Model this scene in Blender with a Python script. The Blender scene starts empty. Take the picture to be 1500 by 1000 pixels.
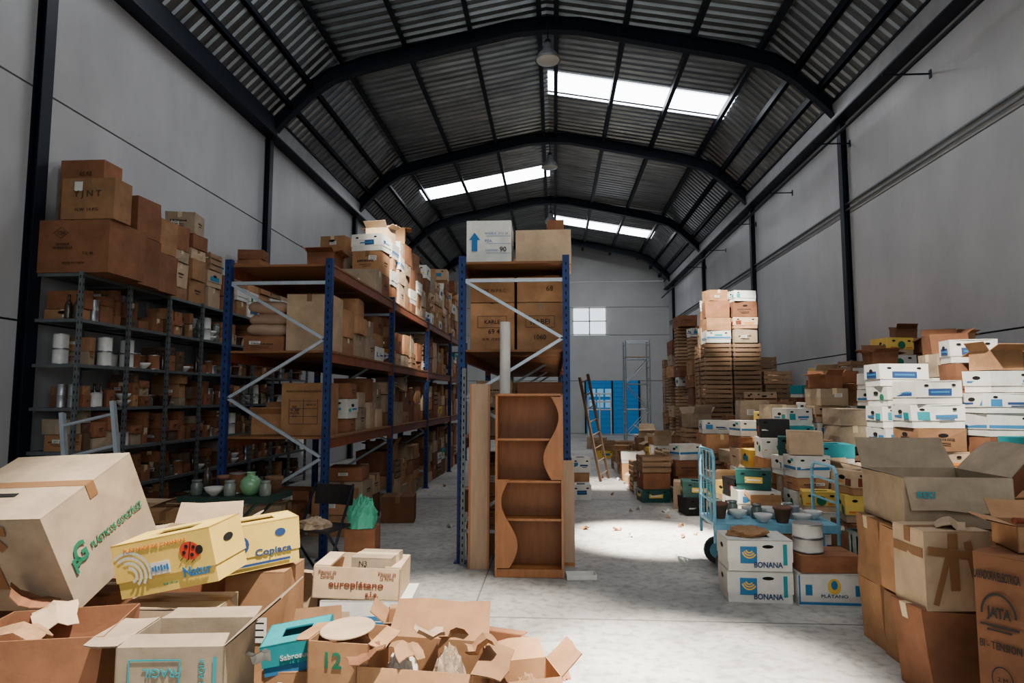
import bpy, math, random
from mathutils import Vector, Matrix, Euler, noise
random.seed(11)
rnd=random.random
U=random.uniform
COL=bpy.context.scene.collection
D2R=math.pi/180

def lin(c):
    return c/12.92 if c<=0.04045 else ((c+0.055)/1.055)**2.4
def hx(h):
    h=h.lstrip('#'); return tuple(lin(int(h[i:i+2],16)/255) for i in (0,2,4))

# ---------------------------------------------------------------- materials
def mat(name,col,rough=.75,metal=0.0,var=.15,scale=5,bump=.08,rv=0.0,emit=0,spec=.3,stretch=(1,1,1),col2=None,coord='Object'):
    if isinstance(col,str): col=hx(col)
    if isinstance(col2,str): col2=hx(col2)
    m=bpy.data.materials.new(name); m.use_nodes=True
    nt=m.node_tree; N=nt.nodes; L=nt.links; b=N['Principled BSDF']
    b.inputs['Roughness'].default_value=rough; b.inputs['Metallic'].default_value=metal
    b.inputs['Specular IOR Level'].default_value=spec
    tc=N.new('ShaderNodeTexCoord'); mp=N.new('ShaderNodeMapping'); mp.inputs['Scale'].default_value=stretch
    L.new(tc.outputs[coord],mp.inputs['Vector'])
    no=N.new('ShaderNodeTexNoise'); no.inputs['Scale'].default_value=scale; no.inputs['Detail'].default_value=6
    no.inputs['Roughness'].default_value=.65
    L.new(mp.outputs[0],no.inputs['Vector'])
    cr=N.new('ShaderNodeValToRGB'); e=cr.color_ramp.elements
    e[0].position=.3; e[1].position=.72
    a=tuple(max(0,c*(1-var)) for c in (col2 or col)); z=tuple(min(1,c*(1+var)) for c in col)
    e[0].color=(*a,1); e[1].color=(*z,1)
    L.new(no.outputs['Fac'],cr.inputs['Fac'])
    out=cr.outputs['Color']
    if rv>0:
        oi=N.new('ShaderNodeObjectInfo'); mr=N.new('ShaderNodeMapRange')
        mr.inputs['To Min'].default_value=1-rv; mr.inputs['To Max'].default_value=1+rv*.7
        L.new(oi.outputs['Random'],mr.inputs['Value'])
        hs=N.new('ShaderNodeHueSaturation'); L.new(mr.outputs[0],hs.inputs['Value']); L.new(out,hs.inputs['Color'])
        out=hs.outputs['Color']
    L.new(out,b.inputs['Base Color'])
    if bump>0:
        bp=N.new('ShaderNodeBump'); bp.inputs['Strength'].default_value=bump; bp.inputs['Distance'].default_value=.02
        L.new(no.outputs['Fac'],bp.inputs['Height']); L.new(bp.outputs[0],b.inputs['Normal'])
    if emit:
        b.inputs['Emission Color'].default_value=(*col,1); b.inputs['Emission Strength'].default_value=emit
    return m

CA=mat('cardboard_tan','#a07550',.85,var=.26,scale=4,rv=.3,bump=.15)
CB=mat('cardboard_brown','#825539',.85,var=.28,scale=4,rv=.3,bump=.15)
CC=mat('cardboard_pale','#b89c7c',.85,var=.22,scale=4,rv=.22,bump=.15)
CG=mat('cardboard_greyed','#99866e',.85,var=.25,scale=5,rv=.2,bump=.15)
WH=mat('white_board','#d5d2c8',.7,var=.14,scale=6,rv=.18)
TAPE=mat('brown_tape','#7d5a3c',.35,var=.08,scale=10)
TAPEP=mat('pale_tape','#c9b48f',.35,var=.08,scale=10)
DK=mat('hole_shade_black','#120f0d',.95,var=.1)  # near-black: painted-in shade of holes and gaps, also bristles and label lines
BLUE=mat('print_blue','#2f6f9c',.6,var=.1)
NAVY=mat('print_navy','#27406b',.6,var=.1)
TEAL=mat('print_teal','#1d8a90',.6,var=.15)
GREEN=mat('print_green','#1d6b4d',.6,var=.1)
YEL=mat('print_yellow','#e0b548',.65,var=.1,scale=5)
PALEY=mat('print_pale_yellow','#dfba58',.65,var=.12,scale=5)
RED=mat('print_red','#c23a22',.6,var=.1)
ORG=mat('print_orange','#cf7a2e',.6,var=.1)
BLK=mat('print_black','#1e1b1a',.6,var=.1)
INK=mat('ink_brown_black','#40302a',.8,var=.1)
INKB=mat('ink_blue','#2c6fa8',.7,var=.1)
REDBR=mat('print_redbrown','#6f331d',.7,var=.1)
PAPER=mat('paper','#cfc7b5',.9,var=.15,scale=9,bump=.2)
KRAFT=mat('kraft_paper','#9a7350',.9,var=.25,scale=9,bump=.4)
NAVST=mat('steel_navy','#121824',.5,metal=.3,var=.25,scale=3)
RKBLUE=mat('rack_blue','#1d3260',.5,metal=.2,var=.4,scale=9)
RKORG=mat('rack_orange','#7a4228',.5,metal=.1,var=.3,scale=7)
GALV=mat('galvanised','#a9b2b8',.45,metal=.6,var=.15,scale=12)
GUT=mat('gutter_grey','#9a9b9c',.5,metal=.2,var=.15,scale=4)
SLOT=mat('slotted_grey','#6b6f70',.55,metal=.5,var=.2,scale=12)
PLY=mat('deck_board','#7b5233',.7,var=.25,scale=3,stretch=(1,6,1))
WOODC=mat('crate_wood','#97775a',.85,var=.35,scale=4,rv=.4,stretch=(1,1,6))
WOODO=mat('veneer_orange','#9c6234',.42,var=.22,scale=3,stretch=(6,6,1),spec=.5)
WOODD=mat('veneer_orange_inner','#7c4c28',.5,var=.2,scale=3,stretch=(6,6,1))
WOODP=mat('veneer_pale','#ac8d70',.55,var=.15,scale=3,stretch=(8,8,1))
WOODK=mat('wood_dark','#5a4636',.7,var=.2,scale=3,stretch=(8,8,1))
CYAN=mat('cart_cyan','#78b4c9',.45,metal=.05,var=.2,scale=10)
RUB=mat('rubber','#3a3a3a',.8)
TIN=mat('tin','#a6a8a8',.35,metal=.8,var=.15,rv=.2)
CERW=mat('ceramic_white','#cbc9c2',.25,var=.05,rv=.2,spec=.5)
CERG=mat('ceramic_green','#6f9f74',.2,var=.2,spec=.6)
JARG=mat('jar_glass_dull','#6a736a',.25,var=.2,spec=.6,rv=.4)
GLASSY=mat('glass_bottle_brown','#3f3226',.15,var=.15,spec=.6,rv=.3)
TERRA=mat('terracotta','#7c5744',.8,var=.2,rv=.3)
PLG=mat('plastic_green','#4fae8c',.35,var=.2)
PLDG=mat('plastic_dark_green','#1c4a44',.45,var=.2)
TGREEN=mat('table_green','#2a3f36',.5,metal=.2,var=.25,scale=10)
CLOTH=mat('cloth','#a58f76',.95,var=.25,scale=30,bump=.4)
PINK=mat('sack_paper','#b09078',.9,var=.15,scale=5,rv=.25)
LAMPG=mat('lamp_glass','#b9b6ad',.3,var=.05,spec=.6)

def floor_mat():
    m=bpy.data.materials.new('concrete_floor'); m.use_nodes=True
    nt=m.node_tree;N=nt.nodes;L=nt.links;b=N['Principled BSDF']
    tc=N.new('ShaderNodeTexCoord')
    n1=N.new('ShaderNodeTexNoise'); n1.inputs['Scale'].default_value=.7; n1.inputs['Detail'].default_value=9; n1.inputs['Roughness'].default_value=.7
    n2=N.new('ShaderNodeTexNoise'); n2.inputs['Scale'].default_value=14; n2.inputs['Detail'].default_value=5
    L.new(tc.outputs['Object'],n1.inputs['Vector']);L.new(tc.outputs['Object'],n2.inputs['Vector'])
    r1=N.new('ShaderNodeValToRGB'); r1.color_ramp.elements[0].position=.38; r1.color_ramp.elements[1].position=.62
    r1.color_ramp.elements[0].color=(*hx('#85837e'),1); r1.color_ramp.elements[1].color=(*hx('#b9b5ac'),1)
    r2=N.new('ShaderNodeValToRGB'); r2.color_ramp.elements[0].position=.36; r2.color_ramp.elements[1].position=.52
    r2.color_ramp.elements[0].color=(.5,.48,.45,1); r2.color_ramp.elements[1].color=(1,1,1,1)
    mx=N.new('ShaderNodeMix'); mx.data_type='RGBA'; mx.blend_type='MULTIPLY'; mx.inputs[0].default_value=.6
    L.new(n1.outputs[0],r1.inputs[0]);L.new(n2.outputs[0],r2.inputs[0]);L.new(r1.outputs[0],mx.inputs[6]);L.new(r2.outputs[0],mx.inputs[7])
    L.new(mx.outputs[2],b.inputs['Base Color']); b.inputs['Roughness'].default_value=.55
    bp=N.new('ShaderNodeBump'); bp.inputs['Strength'].default_value=.12; L.new(n2.outputs[0],bp.inputs['Height']); L.new(bp.outputs[0],b.inputs['Normal'])
    return m
FLOOR=floor_mat()
WALL=mat('precast_concrete','#a5a5a5',.45,var=.14,scale=1.1,bump=.04,spec=.5,stretch=(1,1,.5))
WALLB=mat('precast_back','#b8b8b5',.75,var=.1,scale=1,bump=.04)
ROOF=mat('roof_sheet','#777a7c',.33,metal=.8,var=.45,scale=1.3,bump=.02,spec=.5,stretch=(.5,2.5,1))
SKY=mat('skylight_sheet','#f4f8ff',.5,var=.03,emit=13)
PANE=mat('window_pane','#dfeaf5',.4,var=.05,emit=2)
PANE2=mat('door_pane','#7fb6d8',.4,var=.05,emit=.5)
DBLUE=mat('door_blue_glow','#1a74b0',.5,var=.1,emit=.25)  # emission puts a faint glow into the blue door metal

# ---------------------------------------------------------------- mesh builder
class MB:
    def __init__(s): s.v=[];s.f=[];s.m=[]
    def face(s,pts,mi=0):
        n=len(s.v); s.v+= [tuple(p) for p in pts]; s.f.append(tuple(range(n,n+len(pts)))); s.m.append(mi)
    def box(s,c,d,mi=0,R=None,piv=None):
        n=len(s.v); hxx,hy,hz=d[0]/2,d[1]/2,d[2]/2
        for x,y,z in ((-1,-1,-1),(1,-1,-1),(1,1,-1),(-1,1,-1),(-1,-1,1),(1,-1,1),(1,1,1),(-1,1,1)):
            p=Vector((x*hxx,y*hy,z*hz))
            if R is not None and piv is None: p=R@p
            p=p+Vector(c)
            if R is not None and piv is not None: p=R@(p-Vector(piv))+Vector(piv)
            s.v.append(tuple(p))
        for q in ((0,3,2,1),(4,5,6,7),(0,1,5,4),(1,2,6,5),(2,3,7,6),(3,0,4,7)):
            s.f.append(tuple(n+i for i in q)); s.m.append(mi)
    def tube(s,p0,p1,r,n=8,mi=0,r2=None,cap=True):
        p0=Vector(p0);p1=Vector(p1);r2=r if r2 is None else r2
        z=(p1-p0).normalized(); a=Vector((1,0,0)) if abs(z.x)<.9 else Vector((0,1,0))
        x=z.cross(a).normalized(); y=z.cross(x); k=len(s.v)
        for i in range(n):
            t=2*math.pi*i/n; o=x*math.cos(t)+y*math.sin(t); s.v.append(tuple(p0+o*r)); s.v.append(tuple(p1+o*r2))
        for i in range(n):
            j=(i+1)%n; s.f.append((k+2*i,k+2*j,k+2*j+1,k+2*i+1)); s.m.append(mi)
        if cap:
            s.f.append(tuple(k+2*i for i in range(n))[::-1]); s.m.append(mi)
            s.f.append(tuple(k+2*i+1 for i in range(n))); s.m.append(mi)
    def beam(s,p0,p1,w,t,mi=0):
        p0=Vector(p0);p1=Vector(p1); d=p1-p0; q=d.to_track_quat('Z','Y').to_matrix()
        s.box((p0+p1)/2,(w,t,d.length),mi,R=q)
    def lathe(s,prof,n=20,mi=0,o=(0,0,0),mis=None):
        k=len(s.v)
        for r,z in prof:
            for i in range(n):
                t=2*math.pi*i/n; s.v.append((o[0]+r*math.cos(t),o[1]+r*math.sin(t),o[2]+z))
        for j in range(len(prof)-1):
            for i in range(n):
                a=k+j*n+i;b=k+j*n+(i+1)%n; s.f.append((a,b,b+n,a+n)); s.m.append(mis[j] if mis else mi)
    def oval(s,c,face,rx,rz,mi,n=14):
        pts=[]
        for i in range(n):
            t=2*math.pi*i/n; a=rx*math.cos(t); b=rz*math.sin(t)
            if face=='f': pts.append((c[0]+a,c[1],c[2]+b))
            elif face=='k': pts.append((c[0]-a,c[1],c[2]+b))
            elif face=='l': pts.append((c[0],c[1]-a,c[2]+b))
            elif face=='r': pts.append((c[0],c[1]+a,c[2]+b))
            else: pts.append((c[0]+a,c[1]+b,c[2]))
        s.face(pts,mi)
def warp(mb,a,fr=2.4):
    s=Vector((U(0,90),U(0,90),U(0,90)))
    for i,v in enumerate(mb.v):
        n=noise.noise_vector(Vector(v)*fr+s)*a
        k=min(1,max(0,v[2]/.05)); mb.v[i]=(v[0]+n.x,v[1]+n.y,v[2]+n.z*k*.6)
    return mb

def fin(mb,name,mats,loc=(0,0,0),rot=(0,0,0),parent=None,smooth=False,label=None,cat=None,group=None,kind=None):
    me=bpy.data.meshes.new(name); me.from_pydata(mb.v,[],mb.f); 
    for m in mats: me.materials.append(m)
    me.polygons.foreach_set('material_index',mb.m)
    if smooth: me.polygons.foreach_set('use_smooth',[True]*len(me.polygons))
    me.update()
    return place(me,name,loc,rot,parent,label,cat,group,kind)
def place(me,name,loc=(0,0,0),rot=(0,0,0),parent=None,label=None,cat=None,group=None,kind=None):
    o=bpy.data.objects.new(name,me); COL.objects.link(o); o.location=loc; o.rotation_euler=rot
    if parent is not None: o.parent=parent
    if label: o['label']=label
    if cat and parent is None: o['category']=cat
    if group: o['group']=group
    if kind: o['kind']=kind
    return o
def empty(name,loc,label,cat,rot=(0,0,0),group=None):
    o=place(None,name,loc,rot,None,label,cat,group); o.empty_display_size=.1; return o

# ---------------------------------------------------------------- lettering
_tc={}
def text_mesh(s,bold=0.0):
    key=(s,bold)
    if key in _tc: return _tc[key]
    cu=bpy.data.curves.new('txt','FONT'); cu.body=s; cu.align_x='CENTER'; cu.align_y='CENTER'; cu.size=1; cu.extrude=.004; cu.offset=bold; cu.resolution_u=3
    o=bpy.data.objects.new('txt',cu); COL.objects.link(o); bpy.context.view_layer.update()
    dg=bpy.context.evaluated_depsgraph_get()
    me=bpy.data.meshes.new_from_object(o.evaluated_get(dg)); bpy.data.objects.remove(o)
    xs=[v.co.x for v in me.vertices]; ys=[v.co.y for v in me.vertices]
    cx=(max(xs)+min(xs))/2; cy=(max(ys)+min(ys))/2
    for v in me.vertices: v.co.x-=cx; v.co.y-=cy
    w=max(xs)-min(xs); h=max(ys)-min(ys)
    _tc[key]=(me,w,h); return _tc[key]
FR={'f':(90,0,0),'l':(90,0,-90),'r':(90,0,90),'t':(0,0,0),'k':(90,0,180)}
def letter(par,s,pos,width,height=None,m=INK,face='f',roll=0,bold=0.0,name='lettering'):
    me0,w,h=text_mesh(s,bold); me=me0.copy(); me.materials.clear(); me.materials.append(m)
    sx=width/w; sy=(height/h) if height else sx
    o=place(me,name,pos,parent=par)
    R=Euler([a*D2R for a in FR[face]]).to_matrix()@Matrix.Rotation(roll*D2R,3,'Z')
    o.rotation_euler=R.to_euler(); o.scale=(sx,sy,.3)
    return o

# ---------------------------------------------------------------- cartons
def m_closed(w,d,h,tape=True,label=False,hole=False,bul=.008,ax='x',ink=False):
    mb=MB(); b=bul
    def ring(z,k):
        return [(-w/2,-d/2,z),(0,-d/2-b*k,z),(w/2,-d/2,z),(w/2+b*k,0,z),(w/2,d/2,z),(0,d/2+b*k,z),(-w/2,d/2,z),(-w/2-b*k,0,z)]
    for z,k in ((0,.2),(h*.5,1),(h-.008,.2)): mb.v+=ring(z,k)
    for j in (0,1):
        for i in range(8):
            a=j*8+i;c=j*8+(i+1)%8; mb.f.append((a,c,c+8,a+8)); mb.m.append(0)
    mb.f.append(tuple(range(7,-1,-1))); mb.m.append(0); mb.f.append(tuple(range(16,24))); mb.m.append(3)
    g=U(.003,.012)
    if ax=='x':
        mb.box((0,-d/4-g/2,h-.004),(w,d/2-g,.007),0); mb.box((0,d/4+g/2,h-.004),(w,d/2-g,.007),0)
        if tape:
            mb.box((0,0,h+.0005),(w+.004,.055,.002),1)
            for s in (-1,1): mb.box((s*(w/2+.003),0,h-.04),(.004,.055,.08),1)
    else:
        mb.box((-w/4-g/2,0,h-.004),(w/2-g,d,.007),0); mb.box((w/4+g/2,0,h-.004),(w/2-g,d,.007),0)
        if tape:
            mb.box((0,0,h+.0005),(.055,d+.004,.002),1)
            for s in (-1,1): mb.box((0,s*(d/2+.003),h-.04),(.055,.004,.08),1)
    if label:
        lx=U(-.25,.25)*w; lz=h*U(.35,.7); mb.box((lx,-d/2-b-.001,lz),(w*.28,.002,h*.22),2)
        for k in range(3): mb.box((lx,-d/2-b-.0025,lz+h*.06*(k-1)),(w*.2,.001,h*.015),3)
    if ink:
        lz=h*U(.45,.6); xx=-w*.3
        while xx<w*.25:
            ww=U(.008,.02); mb.box((xx,-d/2-b-.001,lz),(ww,.002,h*.08),4); xx+=ww+.006
        mb.box((-w*.05,-d/2-b-.001,lz-h*.16),(w*.4,.002,h*.02),4); mb.box((w*.0,-d/2-b-.001,lz-h*.24),(w*.3,.002,h*.02),4)
        mb.box((w/2+b+.001,0,h*.55),(.002,d*.35,h*.06),4); mb.box((w/2+b+.001,0,h*.42),(.002,d*.25,h*.03),4); mb.box((-w/2-b-.001,0,h*.55),(.002,d*.35,h*.06),4)
    if hole:
        mb.oval((0,-d/2-b-.002,h*.7),'f',.05,.018,3); mb.oval((-w/2-b-.002,0,h*.7),'l',.05,.018,3)
    return mb
def flap(par,side,w,d,h,L,ang,m,t=.005,bend=None):
    mb=MB(); n=4; bend=U(-14,14) if bend is None else bend
    long_=(w if side in 'fk' else d)-.01
    A=[]
    sg=1 if side in 'kr' else -1
    for i in range(n+1):
        s=i/n; cur=math.radians(bend)*s*s; z=L*s*math.cos(cur*.5); off=L*s*math.sin(cur*.5)
        row=[]
        for j in range(4):
            u=-long_/2+long_*j/3; u*=1-(.06*s); zz=z+(U(-.012,.012) if i==n else 0)
            row.append((u,sg*off,zz) if side in 'fk' else (sg*off,u,zz))
        A.append(row)
    for i in range(n):
        for j in range(3):
            q=[A[i][j],A[i][j+1],A[i+1][j+1],A[i+1][j]]
            mb.face(q)
            k=[(p[0],p[1]+t,p[2]) if side in 'fk' else (p[0]+t,p[1],p[2]) for p in q]; mb.face(k[::-1])
    for j in range(3):
        q=[A[n][j],A[n][j+1]]; k=[(p[0],p[1]+t,p[2]) if side in 'fk' else (p[0]+t,p[1],p[2]) for p in q]; mb.face([q[0],q[1],k[1],k[0]])
    pos={'f':(0,-d/2+t/2,h),'k':(0,d/2-t/2,h),'l':(-w/2+t/2,0,h),'r':(w/2-t/2,0,h)}[side]
    a=ang*D2R; rot={'f':(a,0,0),'k':(-a,0,0),'r':(0,a,0),'l':(0,-a,0)}[side]
    return fin(mb,'flap',[m],pos,rot,par)
def m_open(w,d,h,flaps=None,t=.006,holes=False,mi=0):
    mb=MB()
    mb.box((0,0,t/2),(w,d,t),mi)
    mb.box((0,-d/2+t/2,h/2),(w,t,h),mi); mb.box((0,d/2-t/2,h/2),(w,t,h),mi)
    mb.box((-w/2+t/2,0,h/2),(t,d,h),mi); mb.box((w/2-t/2,0,h/2),(t,d,h),mi)
    if holes:
        for f,c in (('f',(0,-d/2-.002,h*.68)),('l',(-w/2-.002,0,h*.68)),('r',(w/2+.002,0,h*.68)),('k',(0,d/2-t-.002,h*.68))): mb.oval(c,f,.045,.018,3)
    if flaps:
        for s,(L,a) in flaps.items():
            a*=D2R
            if s=='f': mb.box((0,-d/2+t/2,h+L/2),(w-.01,t,L),mi,R=Matrix.Rotation(a,3,'X'),piv=(0,-d/2+t/2,h))
            if s=='k': mb.box((0,d/2-t/2,h+L/2),(w-.01,t,L),mi,R=Matrix.Rotation(-a,3,'X'),piv=(0,d/2-t/2,h))
            if s=='r': mb.box((w/2-t/2,0,h+L/2),(t,d-.01,L),mi,R=Matrix.Rotation(a,3,'Y'),piv=(w/2-t/2,0,h))
            if s=='l': mb.box((-w/2+t/2,0,h+L/2),(t,d-.01,L),mi,R=Matrix.Rotation(-a,3,'Y'),piv=(-w/2+t/2,0,h))
    return mb
# slots: 0 base 1 lid 2 print 3 dark 4 print2
def m_banana(w,d,h,style=0,holes=True):
    mb=MB()
    mb.box((0,0,h*.27),(w-.012,d-.012,h*.54),0)
    t=.008
    z0=h*.3; zc=(z0+h)/2; hh=h-z0
    mb.box((0,-d/2+t/2,zc),(w,t,hh),1); mb.box((0,d/2-t/2,zc),(w,t,hh),1)
    mb.box((-w/2+t/2,0,zc),(t,d-2*t,hh),1); mb.box((w/2-t/2,0,zc),(t,d-2*t,hh),1)
    fx=w*.28; fy=d*.3
    mb.box((-w/2+fx/2,0,h-t/2),(fx,d,t),1); mb.box((w/2-fx/2,0,h-t/2),(fx,d,t),1)
    mb.box((0,-d/2+fy/2,h-t/2),(w-2*fx,fy,t),1); mb.box((0,d/2-fy/2,h-t/2),(w-2*fx,fy,t),1)
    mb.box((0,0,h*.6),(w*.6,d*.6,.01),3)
    e=.0015
    for s,f in ((-1,'l'),(1,'r')): mb.oval((s*(w/2+e*1.6),0,h*.68),f,.045,.02,3)
    if style!=9:
        for s,f in ((-1,'f'),(1,'k')):
            for k in (-.3,.3): mb.oval((k*w,s*(d/2+e*1.6),h*.8),f,.024,.012,3)
    if style==0:
        for s in (-1,1):
            mb.box((0,s*(d/2),h*.42),(w*.96,.003,h*.14),2); mb.box((s*w*.0,s*(d/2),h*.64),(w*.3,.003,h*.14),4)
            mb.box((s*(w/2),0,h*.42),(.003,d*.9,h*.14),2); mb.box((s*w/2,d*.2*s,h*.8),(.003,d*.2,h*.14),4)
    elif style==1:
        for s in (-1,1):
            mb.box((-w*.28,s*(d/2),h*.52),(w*.22,.003,h*.36),2)
            mb.box((w*.14,s*(d/2),h*.5),(w*.42,.003,h*.12),4); mb.box((w*.14,s*(d/2),h*.37),(w*.3,.003,h*.05),4)
            mb.box((s*(w/2),-d*.27,h*.5),(.003,d*.24,h*.3),2); mb.box((s*(w/2),d*.15,h*.48),(.003,d*.4,h*.1),4)
    elif style==2:
        for s in (-1,1):
            mb.box((0,s*(d/2),h*.5),(w*.5,.003,h*.3),2); mb.box((s*(w/2),0,h*.5),(.003,d*.6,h*.3),2)
            mb.box((0,s*(d/2+.0015),h*.5),(w*.4,.003,h*.08),4); mb.box((s*(w/2+.0015),0,h*.5),(.003,d*.5,h*.08),4)
    elif style==3:
        for s in (-1,1):
            mb.oval((0,s*(d/2+.002),h*.55),'f' if s<0 else 'k',h*.24,h*.24,2)
            mb.oval((s*(w/2+.002),-d*.25,h*.45),'l' if s<0 else 'r',h*.18,h*.18,2)
            mb.box((w*.3,s*(d/2),h*.4),(w*.25,.003,h*.07),4); mb.box((-w*.3,s*(d/2),h*.4),(w*.25,.003,h*.07),4)
    return mb
def m_crate(w,d,h,n=3):
    mb=MB(); t=.01
    for sx in (-1,1):
        for sy in (-1,1): mb.box((sx*(w/2-.02),sy*(d/2-.02),h/2),(.025,.025,h),0)
    sh=h/n
    for i in range(n):
        z=sh*(i+.5)
        for s in (-1,1):
            mb.box((0,s*(d/2-t/2),z),(w,t,sh*.72),0); mb.box((s*(w/2-t/2),0,z),(t,d-2*t,sh*.72),0)
    for i in range(4): mb.box((0,-d/2+d*(i+.5)/4,.008),(w-.02,d/4*.8,.01),0)
    return mb

CARDS=[(CA,'tan'),(CB,'brown'),(CC,'pale'),(CG,'greyish'),(CA,'tan'),(CB,'brown')]
def put_closed(x,y,z,w,d,h,yaw=0,group=None,where='in the pile',c=None,tilt=(0,0),name='cardboard_box',lab=None,wp=0.0,**k):
    m,nm=c or random.choice(CARDS)
    if name=='cardboard_box' and group:
        if 'long pallet rack' in group: name='shipping_carton'
        elif 'centre pallet' in group or 'wall shelving' in group: name='packing_box'
    mb=m_closed(w,d,h,tape=rnd()<.75,label=(not lab) and rnd()<.3,hole=(not lab) and rnd()<.15,ink=(not lab) and rnd()<.35,ax=random.choice('xy'),**k)
    if not lab: wp=max(wp,.018)
    if wp: warp(mb,wp)
    return fin(mb,name,[m,TAPE if rnd()<.5 else TAPEP,WH,DK,INK],(x,y,z),(tilt[0]*D2R,tilt[1]*D2R,yaw*D2R),label=lab or f'sealed {nm} cardboard box {where}',cat='box',group=group)
def put_open(x,y,z,w,d,h,yaw=0,group=None,where='in the pile',c=None,tilt=(0,0),lab=None,wide=120,flaps=True):
    m,nm=c or random.choice(CARDS)
    fl={}
    if flaps:
        for s in 'fklr':
            if rnd()<.8: fl[s]=(min(w,d)*U(.3,.45),U(20,wide))
    mb=m_open(w,d,h,fl)
    if not lab: warp(mb,.035)
    return fin(mb,'open_cardboard_box',[m,TAPE,WH,DK],(x,y,z),(tilt[0]*D2R,tilt[1]*D2R,yaw*D2R),label=lab or f'open {nm} cardboard box {where}',cat='box',group=group)
BAN=[(WH,WH,BLUE,TEAL,0,'white and blue'),(WH,WH,TEAL,BLUE,1,'white and teal'),(CC,PALEY,GREEN,ORG,3,'yellow and green'),(WH,WH,NAVY,BLUE,2,'white and navy'),
     (CA,CC,REDBR,ORG,1,'tan and red-brown'),(WH,WH,GREEN,YEL,3,'white and green'),(WH,TEAL,YEL,WH,2,'teal'),(WH,WH,BLUE,NAVY,1,'white and blue'),(CC,CC,BLUE,TEAL,2,'pale and blue'),
     (BLK,BLK,RED,WH,3,'black and red'),(PLDG,PLDG,YEL,WH,2,'dark green'),(CA,ORG,WH,BLK,1,'orange'),(CB,CB,BLK,CC,0,'brown'),(YEL,YEL,BLUE,GREEN,2,'yellow'),(CA,CA,GREEN,BLK,2,'tan and green'),(CC,CC,REDBR,BLK,0,'pale brown')]
BANW=[BAN[i] for i in (0,1,3,5,7,0,1,3,8,4)]
BANM=[BAN[i] for i in (0,1,2,3,4,5,6,7,8,0,1,3,5,7,9,10,11,13,14,15)]
def put_ban(x,y,z,yaw=0,group=None,where='in the pile',w=.5,d=.38,h=.235,c=None,tilt=(0,0),lab=None,pal=None):
    a,b,p,q,st,nm=c or random.choice(pal or BANM)
    mb=m_banana(w,d,h,st)
    if not lab: warp(mb,.02)
    return fin(mb,'fruit_carton',[a,b,p,DK,q],(x,y,z),(tilt[0]*D2R,tilt[1]*D2R,yaw*D2R),label=lab or f'{nm} printed fruit carton {where}',cat='box',group=group)
def put_crate(x,y,z,yaw=0,w=.52,d=.36,h=.26,group=None,where='in the stack'):
    return fin(warp(m_crate(w,d,h),.015),'wooden_crate',[WOODC],(x,y,z),(0,0,yaw*D2R),label=f'slatted wooden fruit crate {where}',cat='crate',group=group)
def scrap(x,y,z,s,m,yaw=0,tilt=20,group='paper and cardboard scraps'):
    mb=MB(); n=4; ph=U(0,6)
    P=[[((i/n-.5)*s+U(-.01,.01),(j/n-.5)*s*.7+U(-.01,.01),.02*math.sin(i*1.3+ph)+.015*math.sin(j*1.9+ph*2)+.022) for j in range(n+1)] for i in range(n+1)]
    for i in range(n):
        for j in range(n):
            q=[P[i][j],P[i+1][j],P[i+1][j+1],P[i][j+1]]; mb.face(q); mb.face([(a,b,c-.003) for a,b,c in q][::-1])
    return fin(mb,'torn_scrap',[m],(x,y,z),(U(-1,1)*tilt*D2R,U(-1,1)*tilt*D2R,yaw),label='torn crumpled scrap of packaging',cat='scrap',group=group)

def pile(x0,x1,y0,y1,hf,mix,group,where,cw=.54,cd=.46,z0=0,messy=6,hr=(.22,.4),zmax=99,pal=None,holes=0):
    nx=max(1,int((x1-x0)/cw+.3)); ny=max(1,int((y1-y0)/cd+.3)); cw=(x1-x0)/nx; cd=(y1-y0)/ny
    for i in range(nx):
        for j in range(ny):
            cx=x0+(i+.5)*cw; cy=y0+(j+.5)*cd; H=hf(cx,cy)
            if H<=.05 or rnd()<holes: continue
            z=z0
            while z<z0+H-.08:
                r=rnd(); last=z+.3>z0+H
                yaw=U(-1,1)*(messy if last else messy*.4)
                ya=abs(yaw)*D2R; S=1.03/(math.cos(ya)+math.sin(ya)*.9); S=min(1,S)
                if r<mix[0] and z+.235<=zmax:
                    h=U(.19,.24); put_ban(cx+U(-.01,.01),cy+U(-.01,.01),z,yaw,group,where,w=min(.5,cw-.04)*S,d=min(.4,cd-.05)*S,h=h,pal=pal)
                elif r<mix[0]+mix[1] and z+.26<=zmax:
                    h=.26; put_crate(cx,cy,z,yaw*.4,w=min(.52,cw-.04),d=min(.38,cd-.05),h=h,group=group,where=where)
                else:
                    h=U(*hr)
                    if z+h>z0+H+.18: h=max(.14,min(h,z0+H-z+.1))
                    if z+h>zmax: h=zmax-z
                    if h<.1: break
                    w=U(.78,.93)*cw*S; d=U(.78,.92)*cd*S
                    if last and rnd()<mix[2]: put_open(cx,cy,z,w*.85,d*.85,h*.8,yaw,group,where)
                    else: put_closed(cx,cy,z,w,d,h,yaw,group,where)
                z+=h+.007
                if z>=zmax-.1: break

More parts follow.
